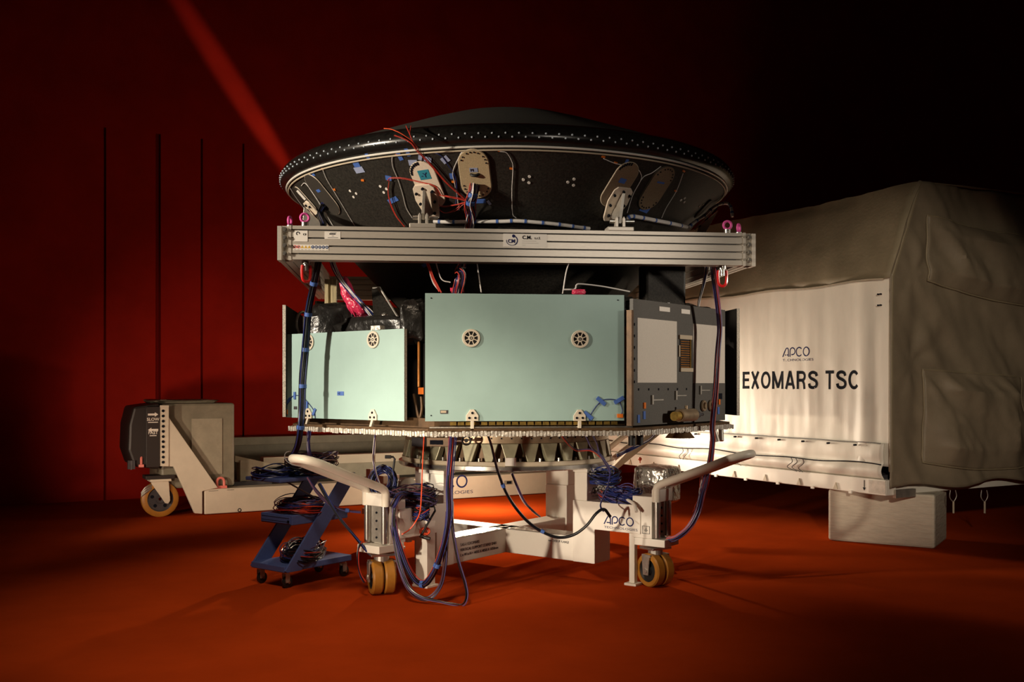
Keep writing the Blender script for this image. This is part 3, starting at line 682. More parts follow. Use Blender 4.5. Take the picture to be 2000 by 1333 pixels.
# brackets joining frame and shell
def bracket(beam_px, shell_px, label, side=None, dark='steel_rough'):
    top = cone_hit(*shell_px); Mc = cone_frame(top)
    if side is None:
        x, _ = beam_at(beam_px, 440); base = fpt(x, FY+.065, FZ1); Mb = frame(base, (math.cos(ROT), math.sin(ROT), 0))
    else:
        loc = FX.inverted() @ top; base = fpt(side[0], loc.y, FZ1); Mb = frame(base, (-math.sin(ROT), math.cos(ROT), 0) if side[0] > 0 else (math.sin(ROT), -math.cos(ROT), 0))
    s = thing('mounting_bracket', label, 'bracket', base, 'brackets holding the shell on the frame')
    MB(Mb).box(-.10, .10, -.065, .065, 0.0, .034).build('base_plate', 'alu', s, bevel=.006)
    mb = MB(Mb)
    for x0 in (-.034, .020): mb.xz([(x0,.034),(x0+.022,.034),(x0+.022,.10),(x0+.011,.118),(x0,.10)], -.03, .03)
    mb.build('clevis', 'alu', s, bevel=.003)
    mb = MB(Mb); mb.cyl((-.075,0,.083), (-.034,0,.083), .016, 12); mb.cyl((-.034,0,.083), (.05,0,.083), .009, 10); mb.cyl((.05,0,.083), (.115,0,.083), .015, 12); mb.build('pin', 'steel', s, smooth=True)
    # plate bolted on the cone
    mb = MB(Mc); pl = [(-.085,.13),(-.06,.16),(.06,.16),(.09,.13),(.095,.02),(.05,-.14),(-.04,-.15),(-.06,-.12),(-.095,.03)]
    mb.xz(pl, -.028, -.012); mb.build('shell_plate', 'cover_pink', s, bevel=.004)
    mb = MB(Mc)
    for bx, bz in ((-.065,.09), (.07,.10), (-.06,.0), (.062,.01), (-.03,-.09), (.03,-.09), (.0,.13)): mb.cyl((bx,-.028,bz), (bx,-.042,bz), .011, 6)
    mb.build('plate_bolts', 'ink', s, kind='stuff')
    # arm: a flat rib from the plate down to the pin
    pin = Mb @ Vector((.0, 0, .083)); t1 = Mc @ Vector((0.005, -.03, .11)); t2 = Mc @ Vector((.005, -.03, -.10)); xx = Mb.to_3x3() @ Vector((1,0,0)) * .012
    lo = pin + Vector((0,0,-.02)); fwd = Mb.to_3x3() @ Vector((0,-1,0))
    mb = MB(); mb.hexa([lo - xx + fwd*.022, lo + xx + fwd*.022, t1 + xx + fwd*.035, t1 - xx + fwd*.035, lo - xx - fwd*.022, lo + xx - fwd*.022, t2 + xx, t2 - xx])
    mb.build('arm', dark, s, bevel=.003)
bracket(826, (838, 393), 'white mounting bracket under the pale cover marked -Y, left of the wire bundle')
bracket(1213, (1201, 398), 'steel mounting bracket under the brown cover on the right of the front beam')
bracket(0, (624, 420), 'mounting bracket at the left corner, above the left side beam', (FL-.035, 0, 0))
bracket(0, (1374, 424), 'mounting bracket at the right corner, beside the looped white harness', (FR+.035, 0, 0))

# ---------------------------------------------------------------- support stand
stand = thing('support_stand', 'white steel cross-shaped support stand on orange castor wheels', 'stand', (C.x, C.y, 0))
SC = Vector((-0.076, 0, 0))
MB().lathe([(.70,.935), (.97,.935), (.985,.945), (.985,.975), (.97,.981), (.70,.981)], 96, C, closed=True).build('flange', 'steel', stand, smooth=True)
def castor(p, axis, parent, r=.137, wd=.085):
    ax = Vector((axis[0], axis[1], 0)).normalized(); M = frame(p, ax)
    o = MB(M).box(-.10,.10,-.085,.085,.305,.325).build('castor', 'steel', parent, bevel=.004)
    mb = MB(M); mb.cyl((0,0,.262),(0,0,.305),.06,18); mb.box(-.105,.105,-.05,.05,.245,.265)
    for sx in (-1, 1):
        x0 = sx*.105; mb.hexa([(x0-.005,-.03,.10),(x0+.005,-.03,.10),(x0+.005,.03,.10),(x0-.005,.03,.10),(x0-.005,-.045,.25),(x0+.005,-.045,.25),(x0+.005,.045,.25),(x0-.005,.045,.25)])
        mb.cyl((x0-.012*1,0,r),(x0+.014*sx,0,r),.022,10)
    mb.build('fork', 'steel_rough', o, bevel=.002)
    for sx in (-1, 1):
        T = M @ Matrix.Translation((sx*(wd/2+.006), 0, r)) @ Matrix.Rotation(R(90), 4, 'Y'); h = wd/2
        mb = MB(T); mb.lathe([(r*.70,-h),(r*.93,-h),(r,-h+.012),(r,h-.012),(r*.93,h),(r*.70,h)], 36, closed=True); wv = mb.build('wheel', 'orange_pu', o, smooth=True)
        mb = MB(T); mb.lathe([(.02,-h+.01),(r*.25,-h+.006),(r*.3,-h+.02),(r*.62,-h+.02),(r*.71,-h+.006),(r*.71,h-.006),(r*.62,h-.02),(r*.3,h-.02),(r*.25,h-.006),(.02,h-.01)], 30, closed=True); mb.build('hub', 'rubber', o, smooth=True)
    return o
ARMS = ((-37.2, (-.12, .30), (-.83,-.55)), (-127.3, (-.13, .13), (-.94,-.33)), (52.8, (-.13, .13), (-.8,.6)), (142.7, (-.13, .13), (-.9,.4)))
AM = []
for ang, (pv0, pv1), ax in ARMS:
    u = Vector((math.cos(R(ang)), math.sin(R(ang)), 0)); M = frame(SC, u); AM.append(M); front = ang < 0
    MB(M).box(0, .90, -.11, .11, .14, .35).build('lower_beam', 'white_paint', stand, bevel=.006)
    MB(M).xz([(.84,.14),(1.06,.14),(1.06,.43),(1.50,.43),(1.50,.665),(.84,.665)], -.125, .125).build('arm', 'white_paint', stand, bevel=.006)
    MB(M).box(.855, .98, pv0, pv1, .665, .905).build('post', 'white_paint', stand, bevel=.005)
    MB(M).box(.845, .99, pv0-.01, pv1+.01, .905, .935).build('post_cap', 'white_paint', stand, bevel=.003)
    MB(M).box(1.42, 1.60, -.115, .115, .40, .74).build('column', 'white_paint', stand, bevel=.005)
    MB(M).box(1.44, 1.72, -.12, .12, .34, .40).build('column_foot', 'white_paint', stand, bevel=.005)
    castor(M @ Vector((1.57, 0, 0)), ax, stand)
    MB(M).box(1.60, 1.625, -.06, .06, .41, .70).build('guide_plate', 'steel_rough', stand)
    mb = MB(M)
    for k in range(4): mb.cyl((1.625,.03*(1 if k%2 else -1)*0,.45+.065*k),(1.632,0,.45+.065*k),.009,8)
    mb.build('guide_bolts', 'ink', stand, kind='stuff')
    for v in (-.092, .092):
        mb = MB(M); mb.cyl((1.635,v,.41),(1.635,v,.70),.026,18); mb.build('guide_rod', 'steel', stand, smooth=True)
    MB(M).box(1.60, 1.66, -.12, .12, .70, .80).build('handle_plate', 'white_paint', stand, bevel=.005)
    path = [(1.635,-.105,.70),(1.635,-.105,.80),(1.65,-.105,.83),(1.69,-.105,.852),(2.02,-.105,.97),(2.30,-.105,1.075),(2.38,-.095,1.10),(2.42,-.06,1.113),(2.43,0,1.116),(2.42,.06,1.113),(2.38,.095,1.10),(2.30,.105,1.075),(2.02,.105,.97),(1.69,.105,.852),(1.65,.105,.83),(1.635,.105,.80),(1.635,.105,.70)]
    path = [(1.635 + (p[0]-1.635)*(.95 if ang == -37.2 else 1.0), p[1], p[2]) for p in path]
    if ang != 142.7: mb = MB(M); mb.tube(path, .032, 12); mb.build('handle', 'cream_paint', stand, smooth=True)
    if ang == -127.3:
        MB(M).box(1.10, 1.20, .02, .145, .02, .66).build('jack_leg', 'white_paint', stand, bevel=.004)
        MB(M).box(1.08, 1.22, .0, .165, 0, .02).build('jack_foot', 'white_paint', stand, bevel=.003)
        MB(M).box(1.20, 1.25, -.12, -.02, .36, .66).build('jack_bracket', 'cream_paint', stand, bevel=.003)
    else:
        MB(M).box(1.38, 1.43, -.10, -.05, .02, .43).build('jack_leg', 'white_paint', stand, bevel=.004)
        MB(M).box(1.35, 1.46, -.13, -.02, 0, .02).build('jack_foot', 'white_paint', stand, bevel=.003)
MB(AM[0]).box(.115, .84, -.10, .10, .35, .356).build('foil_wrap', 'foil', stand); MB(AM[1]).box(.115, .84, -.10, .10, .35, .356).build('foil_wrap', 'foil', stand)
# lettering of the stand
ua = lambda i: (AM[i].to_3x3() @ Vector((1,0,0)))
Mr = frame(AM[0] @ Vector((0, -.125, 0)), ua(0))
logo(Mr, 1.155, .487, .073, 'ink_blue', stand)
Mr = frame(AM[0] @ Vector((.09, -.1155, -.005)), ua(0))
MB(Mr).ribbon([(1.425,.445),(1.49,.445),(1.49,.505),(1.425,.505),(1.425,.445)], .004).build('ground_mark', 'ink', stand)
MB(Mr).box(1.44,1.475,-.002,0,.470,.474).build('ground_mark', 'ink', stand); MB(Mr).box(1.448,1.467,-.002,0,.460,.464).build('ground_mark', 'ink', stand); MB(Mr).box(1.456,1.460,-.002,0,.470,.495).build('ground_mark', 'ink', stand)
text('lettering', 'mm OVER IP FLANGE', .020, frame(AM[0] @ Vector((0,-.11,0)), ua(0)), 'ink', stand, .575, .285, sx=.82)
Mpost = frame(AM[0] @ Vector((.98, -.12, 0)), AM[0].to_3x3() @ Vector((0,1,0)))
text('lettering', '-Y', .04, Mpost, 'ink', stand, .055, .815); logo(Mpost, .07, .715, .055, 'ink', stand)
Ml = frame(AM[1] @ Vector((0, .11, 0)), -ua(1))
for k, t in enumerate(('TAS-I / EXOMARS', 'VERTICAL SUPPORT STAND SN01', 'L x W x H = 4450 X 4050 X 1050mm')):
    text('lettering', t, .024, Ml, 'ink', stand, -.745, .275-.043*k, sx=.98)
text('lettering', '+Z', .042, frame(AM[1] @ Vector((.98, -.13, 0)), AM[1].to_3x3() @ Vector((0,1,0))), 'ink', stand, .035, .79, sx=.8)
# cranks on the left arm and the silver box behind the right castor
def crank(pts, m='rubber'):
    mb = MB(); mb.tube(pts, .009, 8); o = mb.build('crank', m, stand, smooth=True)
    mb = MB(); a, b = Vector(pts[-1]), Vector(pts[-2]); mb.cyl(a, a + (b-a)*.75, .014, 12); mb.build('crank_grip', m, o, smooth=True)
crank([W(836,990,8.0), W(848,990,7.98), W(850,998,7.97), W(823,1045,7.95), W(820,1048,7.95), W(840,1053,7.93)])
crank([W(776,942,8.15), W(767,944,8.15), W(765,938,8.15), W(771,897,8.15), W(768,893,8.15), W(752,893,8.15)])
mb = MB(AM[1]); mb.xz([(1.02,.665),(1.24,.665),(1.24,.80),(1.21,.85),(1.17,.872),(1.09,.872),(1.05,.85),(1.02,.80)], -.20, -.125); mb.build('gearbox', 'cream_paint', stand, bevel=.006)
mb = MB(); mb.cyl(W(833,990,8.03), W(828,990,8.08), .02, 12); mb.build('crank_boss', 'steel', stand, smooth=True)
lump('foil_wrapped_box', W(1283, 946, 8.75), (.165, .15, .165), 'foil', 9, amp=.05, parent=stand, rz=R(-37), e=.22, n=24)
MB().cyl(W(1283,985,8.75), (W(1283,985,8.75).x, W(1283,985,8.75).y, .02), .02, 10).build('box_post', 'steel_rough', stand)
MB(Matrix.Translation((W(1283,985,8.75).x, W(1283,985,8.75).y, 0))).box(-.12,.12,-.12,.12,0,.02).build('box_foot', 'steel_rough', stand)
mb = MB(); mb.tube(catmull([W(1222,975,8.2), W(1238,985,8.1), W(1243,1000,8.02)], 4), .014, 8); mb.build('bent_tube', 'white_paint', stand, smooth=True)

# ---------------------------------------------------------------- blue trolley
QY = Vector((.61, .792, 0)); QX = Vector((.792, -.61, 0)); Q0 = Vector((-2.16, -.86, 0))
CM = frame(Q0, QX)
cart = thing('trolley', 'blue steel three-shelf trolley with slanted sides, loaded with cable coils', 'trolley', Q0)
CW = .42
MB(CM).box(0, CW, 0, .735, .135, .185).build('lower_shelf', 'cart_blue', cart, bevel=.006)
MB(CM).box(0.012, CW-.012, .09, .70, .505, .585).build('middle_shelf', 'cart_blue', cart, bevel=.006)
MB(CM).box(-.01, CW+.01, -.05, .77, .862, .892).build('upper_shelf', 'cart_blue', cart, bevel=.006)
MB(CM).box(.03, CW-.03, .082, .09, .515, .574).build('drawer', 'cart_blue', cart, bevel=.003)
for zz in (.533, .562): MB(CM).box(.035, CW-.04, .0805, .0825, zz-.0025, zz).build('drawer_groove', 'ink', cart)
MB(CM).box(CW-.06, CW-.035, .079, .083, .524, .545).build('drawer_pull', 'ink', cart)
for x0 in (-.014, CW-.004):
    MB(CM).yz([(-.0,.15), (.02,.135), (.17,.135), (.78,.862), (.60,.862)], x0, x0+.018).build('side_board', 'cart_blue', cart, bevel=.003)
mb = MB(CM); mb.cyl((.40,.05,.86), (.40,.36,.70), .007, 8); mb.build('stay', 'hub_dark', cart)
for x0, y0 in ((.05,.06), (CW-.05,.06), (.05,.68), (CW-.05,.68)):
    T = CM @ Matrix.Translation((x0, y0, 0))
    mb = MB(T); mb.cyl((0,0,.118),(0,0,.135),.028,12); mb.box(-.026,-.020,-.022,.022,.045,.12); mb.box(.020,.026,-.022,.022,.045,.12); o = mb.build('castor', 'steel_rough', cart, bevel=.002)
    mb = MB(T @ Matrix.Translation((0,.012,.047)) @ Matrix.Rotation(R(90),4,'Y')); mb.lathe([(.008,-.014),(.036,-.014),(.047,-.009),(.047,.009),(.036,.014),(.008,.014)], 22, closed=True); mb.build('wheel', 'rubber', o, smooth=True)
    mb = MB(T @ Matrix.Translation((0,.012,.047)) @ Matrix.Rotation(R(90),4,'Y')); mb.cyl((0,0,-.029),(0,0,.029),.011,10); mb.build('axle', 'steel', o, smooth=True)

# ---------------------------------------------------------------- transport trailer on the left
TA, TB = -5.36, 5.98               # near end of its long beam in the hall frame
T0 = HALL @ Vector((TA, TB, 0))
trail = thing('transport_trailer', 'white transport trailer with long low beam and sloping wheel support on the left', 'trailer', T0)
TM = frame(T0, E1)
def ta(px):
    q = (px-1000)/F; d0 = T0.y + 9.1
    return (q*d0 - T0.x)/(E1.x - E1.y*q)
def tz(px, py):
    a_ = ta(px); return EYE.z + (HZ-py)*(T0.y + 9.1 + E1.y*a_)/F
def tp(px, py): return (ta(px), max(tz(px, py), .0))
MB(TM).box(0, 5.30, 0, .28, tp(395,1008)[1]+.01, tp(395,957)[1]).build('long_beam', 'trailer_white', trail, bevel=.012)
MB(TM).box(0.0, 5.3, .28, .9, .10, .30).build('inner_deck', 'pit_black', trail)
pl = [tp(313,794), tp(327,812), tp(425,953), tp(395,960), tp(395,1004), tp(380,1003), tp(362,962), tp(339,912), tp(313,911)]
MB(TM).xz(pl, -.015, .06).build('sloping_plate', 'trailer_white', trail, bevel=.006)
MB(TM).xz([tp(312,792), tp(329,792), tp(329,911), tp(312,911)], -.03, -.015).build('hole_strip', 'trailer_white', trail, bevel=.003)
for k in range(11):
    x, z = tp(318, 803 + 10*k); MB(TM @ Matrix.Translation((x,-.03,z)) @ Matrix.Rotation(R(90),4,'X')).cyl((0,0,-.001),(0,0,.006),.018,10).build('hole', 'ink', trail)
a0, z0 = tp(285, 913); a1, z1 = tp(311, 795)
sg = MB(TM).box(a0, a1, -.04, -.015, z0, z1).build('lever_sign', 'sign_black', trail, bevel=.003)
MS = TM @ Matrix.Translation((0, -.04, 0))
ac = (a0+a1)/2
def arrow(zc, sgn):
    MB(MS @ Matrix.Translation((ac,0,zc))).xz([(sgn*-.06,-.012),(sgn*.02,-.012),(sgn*.02,-.028),(sgn*.06,0),(sgn*.02,.028),(sgn*.02,.012),(sgn*-.06,.012)][::sgn], -.002, 0).build('arrow_mark', 'sign_white', sg)
arrow(tz(298, 810), 1); arrow(tz(298, 840), -1)
text('lettering', 'SLOW', .036, MS, 'sign_white', sg, ac, tz(298,822), align='CENTER', bold=.001); MB(MS).box(ac-.058, ac+.058, -.0015, 0, tz(298,826), tz(298,826)+.010).build('print_line', 'sign_white', sg)
text('lettering', 'FAST', .036, MS, 'sign_white', sg, ac, tz(298,848), align='CENTER', bold=.001); MB(MS).box(ac-.04, ac+.04, -.0015, 0, tz(298,852), tz(298,852)+.010).build('print_line', 'sign_white', sg)
a2, z2 = tp(463, 948); a3, z3 = tp(330, 789)
MB(TM).box(tp(318,0)[0], a2, .12, 1.0, z2-.02, z3).build('covered_box', 'plastic_grey', trail, bevel=.03)
a4, z4 = tp(378, 930); a5, z5 = tp(438, 818)
MB(TM).box(a4, a5, .108, .12, z4, z5).build('pale_window', 'plastic_pale', trail)
mb = MB(TM); mb.xz([tp(262,795), tp(312,788), tp(312,918), tp(262,912), tp(251,880), tp(253,830)], .02, .8); mb.build('motor_cover', 'sign_black', trail, bevel=.03)
lump('cover_fold', TM @ Vector((tp(370,0)[0], .5, z3)), (.42,.30,.045), 'plastic_grey', 12, amp=.2, parent=trail, rz=TH)
# its orange wheel
wx, wz = ta(316), .222
M2 = TM @ Matrix.Translation((wx, .14, wz)) @ Matrix.Rotation(R(90), 4, 'X')
mb = MB(M2); mb.lathe([(.155,-.05),(.205,-.05),(.222,-.038),(.222,.038),(.205,.05),(.155,.05)], 40, closed=True); wo = mb.build('wheel', 'orange_pu', trail, smooth=True)
mb = MB(M2); mb.lathe([(.02,.04),(.05,.044),(.055,.03),(.14,.03),(.158,.045),(.158,-.045),(.02,-.045)], 32, closed=True); mb.build('hub', 'hub_dark', wo, smooth=True)
for k in range(5):
    a = 2*math.pi*k/5+.3; MB(M2).cyl((.10*math.cos(a),.10*math.sin(a),.03),(.10*math.cos(a),.10*math.sin(a),.033),.022,12).build('hub_hole', 'ink', wo)
fk = MB(TM).xz([(wx-.105,.445),(wx+.085,.445),(wx+.095,.43),(wx+.11,.20),(wx+.085,.165),(wx+.05,.175),(wx-.03,.30),(wx-.115,.43)], .05, .075).build('fork', 'trailer_white', trail, bevel=.004)
MB(TM).box(wx-.13, wx+.12, .03, .26, .445, .475).build('fork_plate', 'trailer_white', trail, bevel=.003)
MB(TM).box(wx-.18, wx+.16, .03, .30, .475, .52).build('motor_base', 'sign_black', trail, bevel=.003)
mb = MB(TM)
for k in range(3): mb.tube(catmull([(wx-.10,.10,.36+.02*k),(wx-.17,.08,.32+.03*k),(wx-.22,.10,.27+.02*k)],4), .012, 6)
mb.build('brake_hoses', 'steel_rough', trail, smooth=True)
mb = MB(TM); mb.cyl((ta(257),.0,tz(257,918)),(ta(257),.0,tz(257,900)),.012,8); mb.box(ta(250),ta(264),-.01,.05,tz(257,917),tz(257,900)); mb.build('lever', 'hub_dark', trail)
def pink_lug(px, py, rz):
    p = TM @ Vector((tp(px, py)[0], .06, tp(px, py)[1])); T = Matrix.Translation(p) @ Matrix.Rotation(rz,4,'Z')
    mb = MB(T); mb.tube([(-.045,0,0),(-.045,0,.06)] + [(.045*math.cos(R(180-20*k)),0,.07+.05*math.sin(R(20*k))) for k in range(10)] + [(.045,0,.06),(.045,0,0)], .016, 8); mb.box(-.075,.075,-.03,.03,-.012,.02); mb.build('lifting_lug', 'pink_pale', trail, smooth=True)
pink_lug(433, 953, TH); pink_lug(278, 911, TH + R(80))
x, z = tp(468, 997); MB(TM @ Matrix.Translation((x,0,z)) @ Matrix.Rotation(R(90),4,'X')).torus(.02,.005,14,6).build('drain_hole', 'ink', trail)
# far side of its deck
MB(TM).box(.45, 4.9, 2.05, 2.20, .74, .86).build('far_rail', 'plastic_pale', trail, bevel=.006)
MB(TM).box(.45, 4.9, 2.08, 2.17, .16, .74).build('far_rail_web', 'plastic_grey', trail)
MB(TM).box(1.0, 5.2, .95, 1.12, .50, .63).build('inner_rail', 'trailer_white', trail, bevel=.006); MB(TM).box(1.0, 5.2, .98, 1.09, .10, .50).build('inner_web', 'plastic_pale', trail)
for k in range(3): MB(TM).box(1.4+1.4*k, 1.55+1.4*k, 1.12, 2.08, .12, .22).build('cross_member', 'trailer_white', trail)
mb = MB(TM); mb.hexa([(ta(470)+.05,.5,.62),(ta(560),.45,.48),(ta(560),.62,.48),(ta(470)+.05,.66,.62),(ta(470)+.05,.5,.70),(ta(560),.45,.56),(ta(560),.62,.56),(ta(470)+.05,.66,.70)]); mb.build('hinged_arm', 'plastic_pale', trail)
MB(TM).box(ta(487), ta(518), .48, .66, .36, .64).build('arm_box', 'plastic_pale', trail, bevel=.006)
MB(TM).box(ta(487)-.1, ta(518)+.2, .40, .75, .30, .36).build('arm_box_base', 'hub_dark', trail)
ML = frame(TM @ Vector((0, 0, 0)), E1)
lx = ta(824); logo(ML, lx, tz(870,955), (tz(870,927)-tz(870,955))*.9, 'ink_blue', trail)
x, z = tp(993, 943)
MB(TM).box(x-.07, x+.07, -.004, .0, z-.03, z+.03).build('id_plate', 'plastic_pale', trail); MB(TM).box(x-.03, x+.05, -.006, -.004, z-.02, z+.02).build('id_print', 'ink', trail)
for k in range(2): MB(TM).box(.05+.23*k, .17+.2*k, -.003, 0, .30, .305).build('scratch', 'hub_dark', trail)

# ---------------------------------------------------------------- container under canvas on the right
box = thing('canvas_container', 'large canvas-covered transport container lettered EXOMARS TSC on a white base frame', 'container', P0)
BL = 5.7
def nz(x, y, z=0.0, o=4): return noise.fractal(Vector((x, y, z)), 1.0, 2.0, o)
def side_fn(u, v):          # u runs from the near corner into depth, v upwards
    b = -.065 + (BL+.055)*u; z = .83 + (2.74-.83)*v
    fold = .011*nz(b*3.2, z*.35, 1.0) + .006*nz(b*9, z*.8, 4.0) + .004*nz(b*2, z*3, 7)
    edge = .04*math.exp(-((b-.28)/.09)**2)*(1-.6*v)
    a = -fold*(.5+.8*(1-v)) - edge + .012
    return (a, b, z)
MB(HALL).grid(lambda u, v: side_fn(1-u, v), 150, 44).build('canvas_side', 'canvas_white', box, smooth=True, solid=.006)
def roof_fn(u, v):          # over the shoulder of the box, v from the lower hem up and over the top
    b = -.085 + (BL+.075)*u
    if v < .5:
        t = v/.5; a = -.045 + .455*t**1.15; z = 2.70 + 1.0*t
    else:
        t = (v-.5)/.5; a = .41 + 3.2*t; z = 3.70 + .03*math.sin(t*3)
    q = .018*nz(b*1.3, v*4, 2) + (.01*nz(b*5, v*2, 3))
    sag = -.03*math.sin(math.pi*u*2)**2*(v > .45)
    return (a - q, b, z + q*.6 + sag)
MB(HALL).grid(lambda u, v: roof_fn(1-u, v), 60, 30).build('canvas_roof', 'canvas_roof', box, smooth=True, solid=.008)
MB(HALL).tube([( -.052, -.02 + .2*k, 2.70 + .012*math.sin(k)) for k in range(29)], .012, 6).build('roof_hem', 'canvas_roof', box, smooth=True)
def end_off(a, z):
    k1 = .06*nz(a*.9 + z*.5, a*.4 - z*.25, 3) + .05*nz(a*2.4 + z*1.9, a*.3 - z*.5, 8, 2)
    for ca, cz, n_, ph, am in ((.30, 2.75, 6, .3, .035), (.30, 1.85, 7, 1.1, .03), (2.4, 1.72, 6, .5, .03)):
        dx, dz = a-ca, z-cz; r_ = math.hypot(dx, dz); th = math.atan2(dz, dx)
        k1 += am*math.sin(n_*th + ph + 1.2*r_)*(r_/(r_+.35))*math.exp(-r_*.75)
    return k1
def end_fn(u, v):           # u to the right along the end, v upwards
    a = -.015 + 3.6*u; z = .62 + (3.70-.62)*v + (.03*math.sin(a*5))*(1-v)
    if z > 2.72: a = max(a, .0 + (z-2.72)/.98*.42 - .03)
    f = min(1, max(0, (a-.05)*3))
    hem = .10*max(0, .95-z)*1.2
    return (a, -.06 - end_off(a, z)*f - hem*f, z)
def flap(a0, a1, z0, z1, amp, seed, skew):
    def fn(u, v):
        a = a0 + (a1-a0)*u; z = z0 + (z1-z0)*v - skew*u*(1-.3*v) + .05*math.sin(math.pi*u)*(1-v)*-1
        e = min(1, 5*u)*min(1, 5*(1-u))*min(1, 5*v)*min(1, 5*(1-v))
        dx, dz = a-a0, z-z1; r_ = math.hypot(dx, dz); th = math.atan2(dz, dx)
        fold = .35*math.sin(9*th+seed) + .8*nz(a*2.2+z*1.3, z*1.1, seed)
        b = -.06 - end_off(a, z) - .022 - e*amp*(1 + .7*fold) - .12*max(0, .95-z)
        return (a, b, z)
    o = MB(HALL).grid(fn, 46, 40).build('canvas_flap', 'canvas_end', box, smooth=True, solid=.008)
    ed = [fn(k/20, 0) for k in range(21)] + [fn(1, k/20) for k in range(1, 21)] + [fn(1-k/20, 1) for k in range(1, 21)] + [fn(0, 1-k/20) for k in range(1, 20)]
    MB(HALL).tube(ed, .011, 6, closed=True).build('flap_hem', 'canvas_roof', o, smooth=True)
MB(HALL).grid(end_fn, 110, 100).build('canvas_end', 'canvas_end', box, smooth=True, solid=.008)
MB(HALL).tube([(.015,-.045,.78),(.01,-.05,1.5),(.012,-.05,2.2),(.02,-.05,2.72),(.22,-.055,3.2),(.43,-.06,3.70)], .022, 8).build('corner_roll', 'canvas_roof', box, smooth=True)
flap(.50, 2.7, 2.70, 3.36, .10, 2.0, .22); flap(.47, 2.05, .86, 1.80, .12, 5.0, .10)
for zz in (2.44, 2.55):
    for bb in (.04, .07): MB(HALL @ Matrix.Translation((-.03,bb,zz)) @ Matrix.Rotation(R(90),4,'Y')).cyl((0,0,-.012),(0,0,.01),.008,8).build('eyelet', 'ink', box)
# the folded lower edge
def low_fn(u, v):
    b = .01 + (BL-.03)*u; z = .70 + .36*v
    prof = .05*math.sin(math.pi*min(1, v*2.2)) + .018*math.sin(math.pi*max(0, (v-.45)/.55))
    return (-.012 - prof - .015*nz(b*4, z*3, 5), b, z)
MB(HALL).grid(lambda u, v: low_fn(1-u, v), 110, 16).build('lower_flap', 'canvas_white', box, smooth=True, solid=.006)
MB(HALL).tube([(-.050 + .012*nz(k*.5, 0, 1), .02+.11*k, .850 + .012*math.sin(k*.6) - .02*math.exp(-((k-14)/3)**2)) for k in range(51)], .006, 6).build('tie_cord', 'ink', box, smooth=True)
MB(HALL).tube([(-.055 + .01*nz(k*.7, 2, 1), .02+.11*k, 1.062 + .004*math.sin(k*.9)) for k in range(51)], .0035, 5).build('seam_cord', 'hub_dark', box, smooth=True)
for k in range(14): MB(HALL @ Matrix.Translation((-.05, .35+.36*k, 1.03)) @ Matrix.Rotation(R(90),4,'Y')).cyl((0,0,-.015),(0,0,.02),.010,8).build('eyelet', 'ink', box)
for b0 in (1.15, 1.22, 2.05, 3.0, 3.1, 1.05):
    MB(HALL).tube(catmull([(-.075,b0,.85), (-.085,b0-.03,.80), (-.08,b0+.05,.74), (-.075,b0+.09*math.sin(b0*9),.70)], 5), .004, 5).build('tie_string', 'hub_dark', box, smooth=True)
# base frame
br = MB(HALL).box(-.05, .10, -.04, 6.3, .545, .70).build('base_rail', 'white_paint', box, bevel=.008)
for k in range(9):
    b0 = .60 + .52*k; mb = MB(HALL @ Matrix.Translation((-.05, b0, 0))); mb.prism([(-.03,.555),(.03,.555),(.004,.625)], lambda p, h: (h, -p[0], p[1]), -.012, .0); mb.build('gusset', 'seal_tan', br)
    MB(HALL).box(-.066, -.05, b0-.22, b0-.18, .53, .56).build('base_lug', 'white_paint', br)
MB(HALL).box(-.054, -.05, -.035, .17, .56, .69).build('metal_plate', 'steel_rough', br)
mb = MB(HALL); mb.box(-.053,-.05,.225,.232,.60,.68); mb.prism([(.21,.605),(.247,.605),(.2285,.575)], lambda p, h: (h, p[0], p[1]), -.053, -.05); mb.build('arrow_mark', 'ink', br)
MB(HALL).box(.10, 3.6, .02, .14, .545, .70).build('base_cross_rail', 'white_paint', box); MB(HALL).box(.0, 3.6, .05, BL, .70, .74).build('base_floor', 'hub_dark', box)
MB(HALL).box(.06, .35, -.07, -.03, .52, .60).build('end_latch', 'steel_rough', box)
MC = frame(HALL @ Vector((-.045, 0, 0)), -E2)
def drape(o, lift=.0012):
    "lay lettering on the wrinkled canvas"
    bm = bmesh.new(); bm.from_mesh(o.data)
    Hi = HALL.inverted()
    for v in bm.verts:
        p = Hi @ v.co; v.co = HALL @ Vector((0, p.y, p.z))
    bmesh.ops.remove_doubles(bm, verts=bm.verts[:], dist=2e-4); bmesh.ops.triangulate(bm, faces=bm.faces[:])
    for _ in range(4):
        long_e = [e for e in bm.edges if e.calc_length() > .035]
        if not long_e: break
        bmesh.ops.subdivide_edges(bm, edges=long_e, cuts=1); bmesh.ops.triangulate(bm, faces=bm.faces[:])
    for v in bm.verts:
        p = Hi @ v.co; q = side_fn((p.y + .065)/(BL+.055), (p.z-.83)/(2.74-.83)); v.co = HALL @ Vector((q[0] - lift - .003, p.y, p.z))
    bm.to_mesh(o.data); bm.free()
n0 = set(bpy.data.objects)
